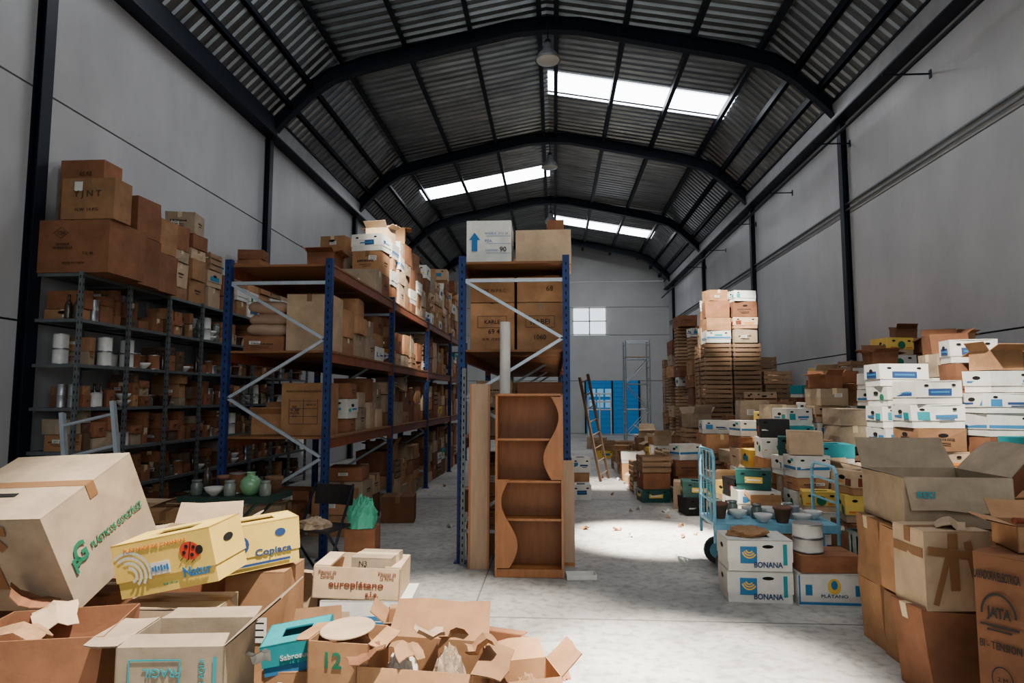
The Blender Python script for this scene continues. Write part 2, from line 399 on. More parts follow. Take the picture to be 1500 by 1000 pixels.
# ---------------------------------------------------------------- ROOM
XL,XR,XC=-5.5,5.3,-.1
YF,YB=-3.0,30.0
mb=MB(); mb.box((XC,(YF+YB)/2,-.05),(11.2,YB-YF+.4,.1)); 
fin(mb,'floor',[FLOOR],kind='structure',label='dusty pale grey concrete floor')
mb=MB()
for yy in (4.9,10.5,16,22): mb.box((XC,yy,.001),(10.7,.012,.002))
mb.box((-.62,14,.0012),(.01,32,.002))
fin(mb,'trim_1',[mat('floor_joint','#6d6b68',.9)],kind='structure',label='dark saw-cut joints in the concrete floor')
FY=[.9,6.35,11.8,17.2,22.8,28.6]
def side_wall(name,x,s):
    mb=MB()
    ys=[YF]+FY+[YB]
    for a,b in zip(ys[:-1],ys[1:]):
        for z0,z1 in ((0,2.4),(2.4,4.9),(4.9,7.1)):
            mb.box((x+s*.06,(a+b)/2,(z0+z1)/2),(.12,b-a-.012,z1-z0-.022),0)
    mb.box((x+s*.1,(YF+YB)/2,3.55),(.06,YB-YF,7.1),1)
    return fin(mb,name,[WALL,DK],kind='structure',label='grey precast concrete panel wall with horizontal joints')
side_wall('wall_left',XL,-1); side_wall('wall_right',XR,1)
mb=MB(); yb=YB+.06
def bw(x0,x1,z0,z1): mb.box(((x0+x1)/2,yb,(z0+z1)/2),(x1-x0-.01,.12,z1-z0-.02),0)
bw(XL,1.4,0,2.4); bw(3.9,XR,0,2.4); bw(XL,XR,2.4,4.5); bw(XL,.85,4.5,5.8); bw(2.45,XR,4.5,5.8); bw(XL,XR,5.8,7)
mb.face([(XL,YB,7),(XR,YB,7),(4.1,YB,8.15),(XC,YB,8.9),(-4.2,YB,8.15)][::-1],0)
mb.box((XC,YB+.2,3.5),(11,.05,7),0)
fin(mb,'wall_back',[WALLB],kind='structure',label='pale concrete gable wall with a high window')
mb=MB(); mb.box((1.65,YB,5.15),(1.6,.03,1.3),0)
for x in (.88,1.65,2.42): mb.box((x,YB-.03,5.15),(.06,.05,1.3),1)
for z in (4.53,5.77,5.15): mb.box((1.65,YB-.03,z),(1.6,.05,.05),1)
fin(mb,'window_1',[PANE,WH],kind='structure',label='bright white-framed window high in the end wall')
mb=MB(); mb.box((2.65,YB-.01,1.2),(2.5,.04,2.4),0)
for i in range(12): mb.box((2.65,YB-.04,.1+.2*i),(2.5,.03,.03),0)
for x in (1.43,2.65,3.87): mb.box((x,YB-.06,1.2),(.07,.06,2.4),2)
for i in range(3):
    for k in (0,1): mb.box((1.75+i*.36,YB-.05,1.35+k*.5),(.28,.02,.36),1)
fin(mb,'door_1',[DBLUE,PANE2,NAVST],kind='structure',label='blue metal door with added glow and small glazed panes')

# roof
PR=[(-5.42,6.95),(-4.2,8.12),(XC,8.87),(4.0,8.12),(5.22,6.95)]
skies=[(1,3.0,4.0),(0,8.4,9.4),(1,13.9,14.9),(0,19.7,20.8),(1,25.3,26.4)]
mb=MB(); pitch=.22
y=YF
while y<YB:
    prof=[(0,0),(.09,0),(.12,.05),(.19,.05),(.22,0)]
    for si in range(4):
        skip=False
        for sd,a,b in skies:
            if y>=a-.11 and y+pitch<=b+.11 and ((sd==1 and si==2) or (sd==0 and si==1)): skip=True
        if skip: continue
        (xa,za),(xb,zb)=PR[si],PR[si+1]
        for (ya,da),(yb2,db) in zip(prof[:-1],prof[1:]):
            mb.face([(xa,y+ya,za+da),(xa,y+yb2,za+db),(xb,y+yb2,zb+db),(xb,y+ya,zb+da)],0)
    y+=pitch
fin(mb,'ceiling',[ROOF],kind='structure',label='ribbed metal roof sheeting, dull grey')
for n,(sd,a,b) in enumerate(skies):
    mb=MB(); i=2 if sd else 1
    (xa,za),(xb,zb)=PR[i],PR[i+1]
    yy=a
    while yy<b-.01:
        mb.face([(xa,yy,za),(xa,yy+.11,za+.03),(xb,yy+.11,zb+.03),(xb,yy,zb)],0); mb.face([(xa,yy+.11,za+.03),(xa,yy+.22,za),(xb,yy+.22,zb),(xb,yy+.11,zb+.03)],0); yy+=.22
    fin(mb,f'window_{n+2}',[SKY],kind='structure',label='glowing translucent corrugated skylight sheet')
tn=2
def rz(x):
    for (xa,za),(xb,zb) in zip(PR[:-1],PR[1:]):
        if xa<=x<=xb: return za+(zb-za)*(x-xa)/(xb-xa)
    return 6.95
for dx in (-4.95,-4.55,-3.95,-2.7,-1.45,-.16,.16,1.45,2.7,3.95,4.55,4.95):
    x=XC+dx; z=rz(x)
    mb=MB(); mb.box((x,(YF+YB)/2,z-.075),(.05,YB-YF,.13)); mb.box((x+.03,(YF+YB)/2,z-.135),(.07,YB-YF,.01))
    fin(mb,f'trim_{tn}',[NAVST],kind='structure',label='dark steel roof purlin'); tn+=1
for s,x in ((-1,XL),(1,XR)):
    ys=11.8 if s<0 else 6.4
    mb=MB(); mb.box((x-s*.1,(YF+ys)/2,6.8),(.2,ys-YF,.32)); mb.box((x-s*.12,(YF+YB)/2,6.6),(.24,YB-YF,.03))
    mb.box((x-s*.1,(ys+YB)/2,6.78),(.18,YB-ys,.34),1); mb.box((x-s*.12,(ys+YB)/2,6.97),(.2,YB-ys,.04))
    fin(mb,f'trim_{tn}',[NAVST,GUT],kind='structure',label='dark and grey steel eaves beam along the wall top'); tn+=1
half=[(5.4,6.5),(5.0,6.95),(4.55,7.38),(4.1,7.68),(3.5,7.87),(2,8.2),(.6,8.5),(0,8.54)]
pts=[(XC-a,b) for a,b in half]+[(XC+a,b) for a,b in half[::-1][1:]]
for fy in FY:
    mb=MB(); T=.27
    nr=[]
    for i in range(len(pts)):
        a=Vector(pts[max(0,i-1)]); b=Vector(pts[min(len(pts)-1,i+1)]); t=(b-a).normalized(); nr.append(Vector((-t.y,t.x)))
    def strip(o0,o1,w):
        for i in range(len(pts)-1):
            p=[Vector(pts[i])+nr[i]*o0,Vector(pts[i+1])+nr[i+1]*o0,Vector(pts[i+1])+nr[i+1]*o1,Vector(pts[i])+nr[i]*o1]
            A=[(q.x,fy-w/2,q.y) for q in p]; B=[(q.x,fy+w/2,q.y) for q in p]
            mb.face(A); mb.face(B[::-1])
            mb.face([A[0],B[0],B[1],A[1]]); mb.face([A[3],A[2],B[2],B[3]])
    strip(0,.015,.17); strip(.015,T-.015,.012); strip(T-.015,T,.17)
    for x,s in ((XL,1),(XR,-1)):
        mb.box((x+s*.05,fy,3.28),(.1,.012,6.56)); mb.box((x+s*.1,fy,3.28),(.012,.15,6.56)); mb.box((x+s*.006,fy,3.28),(.012,.15,6.56))
    mb.box((XC,fy,8.7),(.02,.18,.3))
    fin(mb,f'trim_{tn}',[NAVST],kind='structure',label='dark navy steel portal frame with curved haunches'); tn+=1
mb=MB(); mb.tube((4.95,YF,6.18),(4.95,YB-.2,6.18),.028,8)
fin(mb,'service_pipe',[NAVST],label='dark service pipe running high along the wall',cat='pipe')
for z,r in ((5.07,.022),(4.97,.018)):
    mb=MB(); mb.tube((5.27,YF,z),(5.27,YB-.2,z),r,6); fin(mb,'conduit',[SLOT],label='thin grey electrical conduit fixed along the wall',cat='pipe',group='conduits on the wall')
for fy in [9.1,11.6,14.4,17.0,20,22.6]:
    mb=MB(); mb.box((4.97,fy,6.135),(.66,.02,.02)); mb.box((5.295,fy,6.13),(.02,.05,.12))
    fin(mb,'pipe_bracket',[NAVST],label='dark steel bracket arm carrying the pipe',cat='bracket',group='brackets under the pipe')

for ly in (11.45,17.0,22.5):
    e=empty('pendant_lamp',(XC+.02,ly,7.78),'grey bell-shaped industrial lamp hanging from the ridge','lamp',group='ceiling lamps')
    mb=MB(); mb.lathe([(.03,.34),(.07,.33),(.09,.22),(.1,.2),(.17,.13),(.22,.04),(.235,0),(.22,.005),(.15,.11),(.08,.18),(.0,.19)],24)
    fin(mb,'lamp_shade',[SLOT],parent=e,smooth=True)
    mb=MB(); mb.lathe([(.0,-.05),(.12,-.04),(.2,-.01),(.215,.01)],24); fin(mb,'diffuser',[LAMPG],parent=e,smooth=True)
    mb=MB(); mb.tube((0,0,.33),(0,0,.72),.012,8); mb.lathe([(.05,.4),(.06,.36),(.06,.34)],12); fin(mb,'rod',[NAVST],parent=e)

# ---------------------------------------------------------------- pallet racks
def rack(x0,x1,y0,bays,bl,levels,H,label):
    e=empty('pallet_rack',((x0+x1)/2,y0,0),label,'rack'); hw=(x1-x0)/2
    for k in range(bays+1):
        yy=k*bl
        for s in (-1,1):
            mb=MB(); x=s*(hw-.035)
            mb.box((x,yy,H/2),(.07,.006,H)); mb.box((x-.032,yy+.03,H/2),(.006,.06,H)); mb.box((x+.032,yy+.03,H/2),(.006,.06,H))
            z=.1
            while z<H-.05: mb.box((x,yy-.0035,z),(.014,.002,.03),1); z+=.075
            mb.box((x,yy+.02,.005),(.12,.12,.01))
            fin(mb,'upright_post',[RKBLUE,DK],(0,0,0),parent=e)
        nz=[(2.78,-1),(2.2,1),(1.6,-1),(1.0,1),(.4,-1)]
        mb=MB(); yy2=yy+.03
        mb.box((0,yy2,2.79),(2*hw-.1,.03,.035)); mb.box((0,yy2,.3),(2*hw-.1,.03,.035))
        for (za,sa),(zb,sb) in zip(nz[:-1],nz[1:]): mb.beam((sa*(hw-.07),yy2,za),(sb*(hw-.07),yy2,zb),.035,.03)
        fin(mb,'bracing',[GALV],parent=e,label='pale galvanised zigzag bracing')
    for k in range(bays):
        for z in levels:
            for s in (-1,1):
                mb=MB(); mb.box((s*(hw-.04),(k+.5)*bl+.03,z-.06),(.045,bl-.07,.1)); mb.box((s*(hw-.04),k*bl+.065,z-.07),(.06,.006,.18)); mb.box((s*(hw-.04),(k+1)*bl-.008,z-.07),(.06,.006,.18))
                fin(mb,'beam',[RKORG],parent=e,label='orange-brown steel beam')
            mb=MB()
            for q in range(3): mb.box((0,(k+(q+.5)/3)*bl+.03,z-.002),(2*hw-.02,bl/3-.03,.022))
            fin(mb,'deck_board',[PLY],parent=e)
    return e
LV=[1.2,2.08,2.98]
rack(-3.41,-2.27,6.45,4,2.6,LV,3.04,'blue and orange pallet rack loaded with cartons')
rack(-.96,.16,6.45,3,2.6,LV,3.04,'blue and orange pallet rack with tall cartons on top')
GL='cartons on the long pallet rack'; GCn='cartons on the centre pallet rack'
W1='on the pallet rack'; W0='under the pallet rack'
def row(xc,w,y0,y1,z,H,mix,g,where,hr=(.14,.34),dd=.4,cap=.72):
    pile(xc-w/2,xc+w/2,y0,y1,(lambda x,y:H(x,y) if callable(H) else H),mix,g,where,cw=w,cd=dd,z0=z,messy=6,hr=hr,zmax=z+cap)
for k in range(4):
    ya=6.45+k*2.6+.14; yb_=ya+2.36
    if k==0: 
        row(-2.62,.54,7.5,yb_,.0,lambda x,y:U(.3,.9),(.1,0,.2),GL,W0,cap=1.0)
        row(-2.62,.54,7.4,yb_,1.212,lambda x,y:U(.3,.7),(.1,0,.2),GL,W1)
        row(-2.62,.54,7.2,yb_,2.092,lambda x,y:U(.4,.7),(.1,0,.1),GL,W1)
    else:
        row(-2.62,.54,ya,yb_,.0,lambda x,y:U(.6,.98),(.1,.1,.2),GL,W0,cap=1.0,dd=.45)
        row(-2.62,.54,ya,yb_,1.212,lambda x,y:U(.5,.7),(.15,.1,.1),GL,W1,dd=.42)
        row(-2.62,.54,ya,yb_,2.092,lambda x,y:U(.5,.7),(.15,.1,.1),GL,W1,dd=.42)
pile(-2.85,-2.32,8.3,16.5,lambda x,y:(U(.25,.45) if y<8.8 else U(.8,1.35)),(.25,.0,.35),GL,'on top of the pallet rack',cw=.5,cd=.42,z0=2.992,messy=12,hr=(.14,.36),pal=BANW)
pile(-3.35,-2.87,8.3,12,lambda x,y:U(.3,.9),(.15,.0,.35),GL,'on top of the pallet rack',cw=.48,cd=.5,z0=2.992,messy=9)
put_closed(-2.62,6.95,2.092,.48,.45,.62,3,GL,c=(CC,'pale'),lab='tall pale cardboard box on the rack shelf')
o=put_closed(-2.63,6.9,1.212,.48,.42,.55,2,GL,c=(CA,'tan'),lab='tan cardboard box printed with a contents table')
mb=MB(); 
for z in (.12,.2,.28,.36): mb.box((0,0,z),(.3,.002,.004))
for x in (-.15,.0,.15): mb.box((x,0,.25),(.004,.002,.26))
fin(mb,'printed_table',[INK],(0,-.226,0),parent=o)
letter(o,'VIDRIO COPA BARCELONETA',(0,-.226,.46),.38); letter(o,'REF.\nN. 300\nM.G.55\nC.2',(-.09,-.228,.25),.09); letter(o,'PIEZAS 24',(.08,-.226,.32),.1)
put_open(-3.08,6.95,1.212,.36,.3,.22,12,GL,c=(CA,'tan'),lab='small open tan box on the rack shelf')
put_closed(-3.1,7.6,1.212,.5,.4,.35,0,GL,where=W1)
put_closed(-3.1,7.1,2.092,.44,.8,.17,1,GL,where=W1); put_closed(-3.1,8.1,2.092,.45,.6,.5,2,GL,where=W1)
for lv in range(3):
    for k in range(4 if lv<2 else 3):
        mb=MB(); mb.lathe([(0,0),(.04,.01),(.075,.06),(.085,.2),(.085,.28),(.075,.4),(.04,.46),(0,.47)],14)
        for i,v in enumerate(mb.v): mb.v[i]=(v[0]*.8,v[1]*1.1,v[2])
        fin(warp(mb,.02,5),'paper_sack',[PINK],(-3.33,6.84+k*.19+(lv%2)*.05,2.335+lv*.125),(0,90*D2R,0),smooth=True,label='pinkish paper sack lying on the rack shelf',cat='sack',group='paper sacks on the pallet rack')
row(-3.12,.5,6.8,8.8,.0,lambda x,y:U(.2,.6),(.1,0,.2),GL,W0)

for k in range(3):
    ya=6.45+k*2.6+.14; yb_=ya+2.36
    if k>0:
        row(-.14,.5,ya,yb_,.0,lambda x,y:U(.4,.9),(.2,.1,.2),GCn,W0,cap=1.0,dd=.5)
        row(-.14,.5,ya,yb_,1.212,lambda x,y:U(.4,.68),(.2,.1,.1),GCn,W1,dd=.5)
        row(-.14,.5,ya,yb_,2.092,lambda x,y:U(.4,.68),(.2,.1,.1),GCn,W1,dd=.5)
row(-.14,.5,7.4,8.95,2.092,.6,(0,0,0),GCn,W1); row(-.69,.48,7.4,8.95,2.092,.6,(0,0,0),GCn,W1)
row(-.14,.5,7.4,8.95,1.212,.5,(.1,0,0),GCn,W1); row(-.69,.48,7.4,8.95,1.212,.5,(.1,0,0),GCn,W1)
row(-.14,.5,6.75,8.95,0,.8,(.1,0,0),GCn,W0,cap=1.0); row(-.69,.48,6.75,8.95,0,.8,(.1,0,0),GCn,W0,cap=1.0)
pile(-.9,.1,8.2,14.0,lambda x,y:U(.25,.5),(.2,0,.3),GCn,'on top of the pallet rack',cw=.5,cd=.6,z0=2.992)
def txtbox(x,y,z,w,d,h,c,lab,lines,m=INK,g=None,yaw=0,tilt=(0,0),bold=0):
    o=put_closed(x,y,z,w,d,h,yaw,g,c=c,lab=lab,tilt=tilt)
    for s,px,pz,wd in lines: letter(o,s,(px,-d/2-.0125,pz),wd,m=m,bold=bold)
    return o
BR=(CA,'tan')
h1=txtbox(-.64,6.95,2.092,.46,.5,.5,BR,'brown carton with a printed label panel on rack',[('KARLE',.0,.3,.16),('69 4',.02,.2,.12),('N.W. 12 KGS',0,.12,.2)],g=GCn,bold=.01)
txtbox(-.64,6.95,2.6,.46,.5,.26,BR,'brown carton stacked under the top deck',[('MADE IN P.R.C.',0,.12,.3)],g=GCn)
h2=txtbox(-.14,6.95,2.092,.48,.5,.5,BR,'brown carton with a printed frame on rack',[('KABEI',0,.3,.2),('1060',0,.14,.12)],g=GCn,bold=.01)
txtbox(-.14,6.95,2.6,.48,.5,.26,BR,'brown carton stacked on a matching carton',[('68',.1,.14,.07)],g=GCn)
for hb in (h1,h2):
    mb=MB(); 
    for z in (.36,.24): mb.box((0,0,z),(.3,.002,.004))
    for xx in (-.15,.15): mb.box((xx,0,.3),(.004,.002,.12))
    fin(mb,'printed_frame',[INK],(0,-.263,0),parent=hb)
o=put_closed(-.68,6.95,2.996,.47,.55,.47,1,GCn,c=(WH,'white'),lab='tall off-white carton with blue arrow and handwriting')
mb=MB(); mb.face([(-.03,0,-.1),(.03,0,-.1),(.03,0,.02),(.06,0,.02),(0,0,.1),(-.06,0,.02),(-.03,0,.02)],0)
fin(mb,'printed_arrow',[INKB],(-.15,-.289,.24),parent=o)
letter(o,'MODELO  17 11 23',(.08,-.289,.33),.24,m=INKB); letter(o,'PZA.',(0,-.289,.25),.08,m=INKB); letter(o,'CANTIDAD',(.03,-.289,.15),.13,m=INKB); letter(o,'90',(.15,-.289,.16),.07,m=INK,bold=.02)
mb=MB()
for z in (.3,.22,.12): mb.box((.1,-.289,z),(.26,.002,.003))
fin(mb,'printed_rules',[INKB],parent=o)
put_closed(-.1,6.98,2.996,.58,.55,.37,-1,GCn,c=(CC,'pale'),lab='wide pale brown carton on top of the rack')
put_closed(.02,7.0,3.372,.17,.3,.14,4,GCn,c=(CB,'brown'),lab='small brown carton on top of a larger one')
put_closed(-.15,6.9,1.216,.46,.4,.55,3,GCn,where=W1); put_closed(-.66,6.9,1.216,.43,.4,.4,0,GCn,where=W1)

# ---------------------------------------------------------------- leaning things in front of centre rack
e=empty('bookcase',(-.23,6.08,0),'orange veneer bookcase with wavy-edged front panels','shelf',rot=(-1.5*D2R,0,0))
W,Dp,H=.62,.26,1.64; t=.02
mb=MB()
for s in (-1,1): mb.box((s*(W/2-t/2),0,H/2),(t,Dp,H))
mb.box((0,0,H-t/2),(W,Dp,t)); mb.box((0,0,.06),(W-2*t,Dp-.02,t)); mb.box((0,-Dp/2+.02,.025),(W-2*t,.015,.05))
fin(mb,'carcass',[WOODO],parent=e)
mb=MB(); mb.box((0,Dp/2-.005,H/2),(W-2*t,.008,H-.02)); fin(mb,'back_panel',[WOODD],parent=e)
for z in (1.22,.84,.5): 
    mb=MB(); mb.box((0,.01,z),(W-2*t,Dp-.04,t)); fin(mb,'shelf',[WOODO],(0,0,0),parent=e)
def wavy(zb,zt,side,amp,base):
    mb=MB(); n=26; yf=-Dp/2-.001
    for i in range(n):
        a=zb+(zt-zb)*i/n; b=zb+(zt-zb)*(i+1)/n
        wa=base+amp*math.sin((a-zb)/(zt-zb)*2*math.pi); wb=base+amp*math.sin((b-zb)/(zt-zb)*2*math.pi)
        x0=side*(W/2-t)
        P=[(x0,a),(x0-side*wa,a),(x0-side*wb,b),(x0,b)]
        A=[(p[0],yf,p[1]) for p in P]; B=[(p[0],yf+.015,p[1]) for p in P]
        mb.face(A if side<0 else A[::-1]); mb.face(B); mb.face([A[1],B[1],B[2],A[2]])
    fin(mb,'wavy_panel',[WOODO],parent=e)
wavy(.86,H-.03,1,.07,.09); wavy(.08,.86,-1,.075,.11)
mb=MB(); mb.box((0,0,.87),(.2,.035,1.74)); mb.box((-.09,-.02,.87),(.02,.008,1.74),1); mb.box((.09,-.02,.87),(.02,.008,1.74),1)
fin(mb,'wood_panel',[WOODP,WOODO],(-.72,6.24,0),(-3*D2R,0,1*D2R),label='narrow pale wood panel leaning on the rack',cat='panel')
mb=MB(); mb.box((0,0,.5),(.42,.02,1.0)); mb.box((0,-.012,.03),(.42,.006,.03),1)
fin(mb,'wood_panel',[WOODP,WOODO],(-.02,6.36,0),(-3*D2R,0,0),label='pale brown board standing behind the bookcase',cat='panel')
mb=MB(); mb.tube((0,0,0),(0,0,2.35),.052,20); mb.tube((0,0,2.3),(0,0,2.352),.02,12,1)
fin(mb,'paper_roll',[WH,CB],(-.48,6.33,0),(-1*D2R,0,0),label='tall white paper roll standing on end by the rack',cat='roll')
mb=MB(); mb.box((0,0,.95),(.04,.003,1.9)); mb.box((-.02,.018,.95),(.003,.036,1.9))
z=.05
while z<1.85: mb.box((0,-.002,z),(.012,.002,.03),1); z+=.07
fin(mb,'slotted_angle_bar',[SLOT,DK],(-.89,6.34,0),(-2*D2R,0,0),label='perforated grey angle bar leaning on the rack',cat='metal bar')
mb=MB(); mb.box((0,0,.005),(.26,.14,.008)); 
for s in (-1,1): mb.box((0,s*.07,.025),(.26,.006,.04)); mb.box((s*.13,0,.025),(.006,.14,.04))
fin(mb,'plastic_tray',[WH],(.23,5.98,0),(0,0,6*D2R),label='shallow white plastic tray on the floor',cat='tray')

def ladder(loc,rot,H,w,m,label,n=9,name='ladder'):
    e=empty(name,loc,label,'ladder',rot=rot)
    for s in (-1,1): 
        mb=MB(); mb.box((s*w/2,0,H/2),(.03,.05,H)); fin(mb,'side_rail',[m],parent=e)
    for i in range(n):
        mb=MB(); mb.tube((-w/2,0,(i+.6)*H/n),(w/2,0,(i+.6)*H/n),.014,8); fin(mb,'rung',[m],parent=e)
    return e
ladder((.98,12.9,0),(-4*D2R,-14*D2R,55*D2R),2.1,.3,WOODK,'dark wooden ladder leaning against the pallet rack',8)
ladder((-3.42,4.85,0),(-14*D2R,-14*D2R,10*D2R),1.62,.4,GALV,'aluminium ladder leaning among the boxes',6)

# ---------------------------------------------------------------- left wall slotted shelving
e=empty('shelving_unit',(-5.17,6.35,0),'grey slotted-angle steel shelving against the wall','shelf')
SX,BL,NB=.27,.78,8; SL=[.15,.6,1.05,1.5,1.95,2.42,2.9]
for k in range(NB+1):
    for s in (-1,1):
        mb=MB(); mb.box((s*SX,k*BL,1.46),(.038,.003,2.92)); mb.box((s*(SX+.018),k*BL+.018,1.46),(.003,.036,2.92)); 
        if s>0:
            z=.06
            while z<2.9: mb.box((s*SX,k*BL-.002,z),(.01,.002,.03),1); mb.box((s*(SX+.02),k*BL+.018,z),(.002,.01,.03),1); z+=.08
        fin(mb,'upright_post',[SLOT,DK],parent=e)
for k in range(NB):
    for z in SL:
        mb=MB(); mb.box((0,(k+.5)*BL,z),(2*SX,BL-.045,.008)); mb.box((SX,(k+.5)*BL,z-.015),(.004,BL-.045,.03)); mb.box((0,k*BL+.025,z-.015),(2*SX,.003,.03))
        fin(mb,'shelf_board',[SLOT],parent=e)
def tmpl(prof,n,mats,mis=None,name='tin_can'):
    mb=MB(); mb.lathe(prof,n,0,mis=mis); 
    me=bpy.data.meshes.new(name); me.from_pydata(mb.v,[],mb.f)
    for m in mats: me.materials.append(m)
    me.polygons.foreach_set('material_index',mb.m); me.polygons.foreach_set('use_smooth',[True]*len(me.polygons)); me.update(); return me
can=lambda r,h:[(0,0),(r,0),(r*1.03,.004),(r*.98,.01),(r*.98,h-.01),(r*1.03,h-.004),(r,h),(r*.9,h-.004),(0,h-.004)]
T_CAN=tmpl(can(.05,.12),14,[TIN]); T_CANW=tmpl(can(.075,.16),14,[CERW,TIN],[1,1,1,0,1,1,1,1]); T_CANB=tmpl(can(.07,.18),14,[CB,TIN],[1,1,1,0,1,1,1,1])
T_BOT=tmpl([(0,0),(.035,0),(.037,.01),(.037,.14),(.03,.17),(.013,.2),(.013,.25),(.016,.252),(.016,.262),(0,.262)],12,[GLASSY])
T_BOWL=tmpl([(0,0),(.03,0),(.035,.01),(.07,.04),(.085,.075),(.08,.075),(.065,.042),(.0,.015)],16,[CERW])
T_POT=tmpl([(0,0),(.05,0),(.075,.12),(.083,.12),(.083,.145),(.075,.145),(.05,.02),(0,.02)],14,[TERRA])
T_JAR=tmpl([(0,0),(.045,0),(.05,.01),(.05,.09),(.04,.11),(.04,.115),(.044,.115),(.044,.135),(0,.135)],14,[JARG,TIN])
ITEMS=[(T_CAN,'tin_can','dull grey tin can','can',.055,.12),(T_CANW,'paint_tin','white paint tin with metal rims','can',.08,.16),(T_BOT,'glass_bottle','dark brown glass bottle','bottle',.04,.26),
(T_BOWL,'ceramic_bowl','white glazed ceramic bowl','bowl',.09,.075),(T_POT,'flower_pot','terracotta flower pot','pot',.085,.145),(T_JAR,'glass_jar','dull glass jar with lid','jar',.052,.135),(T_CANB,'paint_tin','brown-labelled tin with metal rims','can',.075,.18)]
GS='clutter on the wall shelving'
DARKC=[(CB,'brown'),(CB,'brown'),(CG,'greyish'),(CA,'tan'),(WOODK,'dark brown'),(CB,'brown')]
for k in range(NB):
    for li,z in enumerate(SL[:-1]):
        yy=6.35+k*BL+.05; top=6.35+(k+1)*BL-.04
        while yy<top-.09:
            if rnd()<.5:
                wd=min(U(.1,.24),top-yy); 
                if wd<.1: break
                zz=z+.006; dd=U(.26,.44)
                while zz<z+.3:
                    h=U(.08,.2)
                    if zz+h>z+.42: break
                    put_closed(-5.17+(.24-dd/2)-U(0,.04),yy+wd/2,zz,dd,wd-.025,h,U(-3,3),GS,'on the wall shelving',c=random.choice(DARKC),name='small_carton',wp=.012); zz+=h+.004
                    if rnd()<.18: break
                yy+=wd+.008
            else:
                me,nm,lb,ct,r,h=random.choice(ITEMS)
                if yy+2*r>top: yy=top; continue
                y2=yy+r
                for xx in (-4.99+U(-.02,.01),-4.99-2.3*r):
                    if rnd()<.15: continue
                    zz=z+.0045; n=random.choice((1,2)) if h<.17 else 1
                    for q in range(n):
                        place(me,nm,(xx,y2,zz),(0,0,U(0,6)),label=lb+' on the wall shelving',cat=ct,group=GS); zz+=h+.001
                yy+=2*r+.01
GT='cartons on top of the wall shelving'
o=txtbox(-5.04,6.66,2.906,.84,.6,.56,(CB,'brown'),'large brown export carton on the shelving',[('CHI',-.1,.42,.08),('SAMARA\nTIMBERVILLE',-.08,.28,.22),('T.S. 46',.2,.2,.12),('MADE IN CHINA',.05,.1,.24)],g=GT)
mb=MB(); mb.beam((-.08,0,0),(0,0,.06),.005,.002); mb.beam((0,0,.06),(.08,0,0),.005,.002); mb.beam((.08,0,0),(0,0,-.06),.005,.002); mb.beam((0,0,-.06),(-.08,0,0),.005,.002); fin(mb,'printed_emblem',[INK],(-.1,-.314,.42),parent=o)
txtbox(-5.2,6.82,3.472,.5,.3,.76,(CB,'brown'),'upright brown carton on top of a larger carton',[('65.02',.05,.6,.14)],g=GT)
o=txtbox(-4.88,6.5,3.472,.58,.28,.44,(CA,'tan'),'tan carton with a row of printed symbols',[('Y J N T',0,.26,.3),('N.W. 14 KG',0,.1,.25)],g=GT)
mb=MB(); mb.box((-.1,-.152,.35),(.09,.002,.1),0); fin(mb,'paper_label',[WH],parent=o)
put_closed(-5.07,7.22,2.906,.66,.42,.56,2,GT,'on top of the wall shelving',c=(CB,'brown')); put_closed(-5.05,7.22,3.474,.6,.4,.46,-3,GT,'on top of the wall shelving',c=(CB,'brown')); put_closed(-5.1,7.7,2.906,.6,.42,.48,2,GT,'on top of the wall shelving',c=(CB,'brown')); put_closed(-5.1,7.7,3.394,.56,.38,.42,-4,GT,'on top of the wall shelving',c=(CA,'tan'))
pile(-5.42,-4.9,8.0,12.6,lambda x,y:U(.6,1.3),(.25,.1,.3),GT,'on top of the wall shelving',cw=.52,cd=.42,z0=2.906,messy=9,hr=(.14,.34),pal=BANW)

GF='cartons on the floor by the shelving'
pile(-4.8,-3.6,6.6,9.5,lambda x,y:U(.1,.45),(.2,.1,.4),GF,'on the floor by the shelving',cw=.45,cd=.45)
pile(-4.9,-3.4,5.1,6.2,lambda x,y:U(.15,.5),(.1,.0,.4),GF,'on the floor by the shelving',cw=.42,cd=.4,messy=15)
put_closed(-2.05,8.6,0,.42,.4,.33,8,GF,c=(CB,'brown'),lab='brown cardboard box standing in the aisle')
put_closed(-1.2,9.5,0,.28,.4,.3,4,GF,c=(CA,'tan'),lab='tan cardboard box standing in the aisle')

# ---------------------------------------------------------------- table, chair
e=empty('folding_table',(-2.85,5.75,0),'dark green metal folding table covered with crockery','table')
mb=MB(); mb.box((0,0,.74),(.82,.5,.02)); 
for s in (-1,1): mb.box((0,s*.245,.72),(.82,.012,.04)); mb.box((s*.405,0,.72),(.012,.5,.04))
fin(mb,'table_top',[TGREEN],parent=e)
for s in (-1,1):
    for q in (-1,1):
        mb=MB(); mb.tube((-q*.36,s*.22,0.0),(q*.3,s*.22,.71),.014,8); fin(mb,'leg',[TGREEN],parent=e)
mb=MB(); mb.tube((-.33,-.22,.08),(-.33,.22,.08),.01,6); fin(mb,'cross_bar',[TGREEN],parent=e)
mb=MB(); mb.tube((.33,-.22,.08),(.33,.22,.08),.01,6); fin(mb,'cross_bar',[TGREEN],parent=e)
zt=.75
mb=MB(); mb.lathe([(0,0),(.05,0),(.075,.03),(.095,.08),(.085,.13),(.05,.165),(.035,.17),(.035,.19),(.045,.2),(.035,.2),(.03,.17),(0,.16)],24)
fin(mb,'vase',[CERG],(-2.68,5.66,zt),smooth=True,label='round green glazed vase on the folding table',cat='vase')
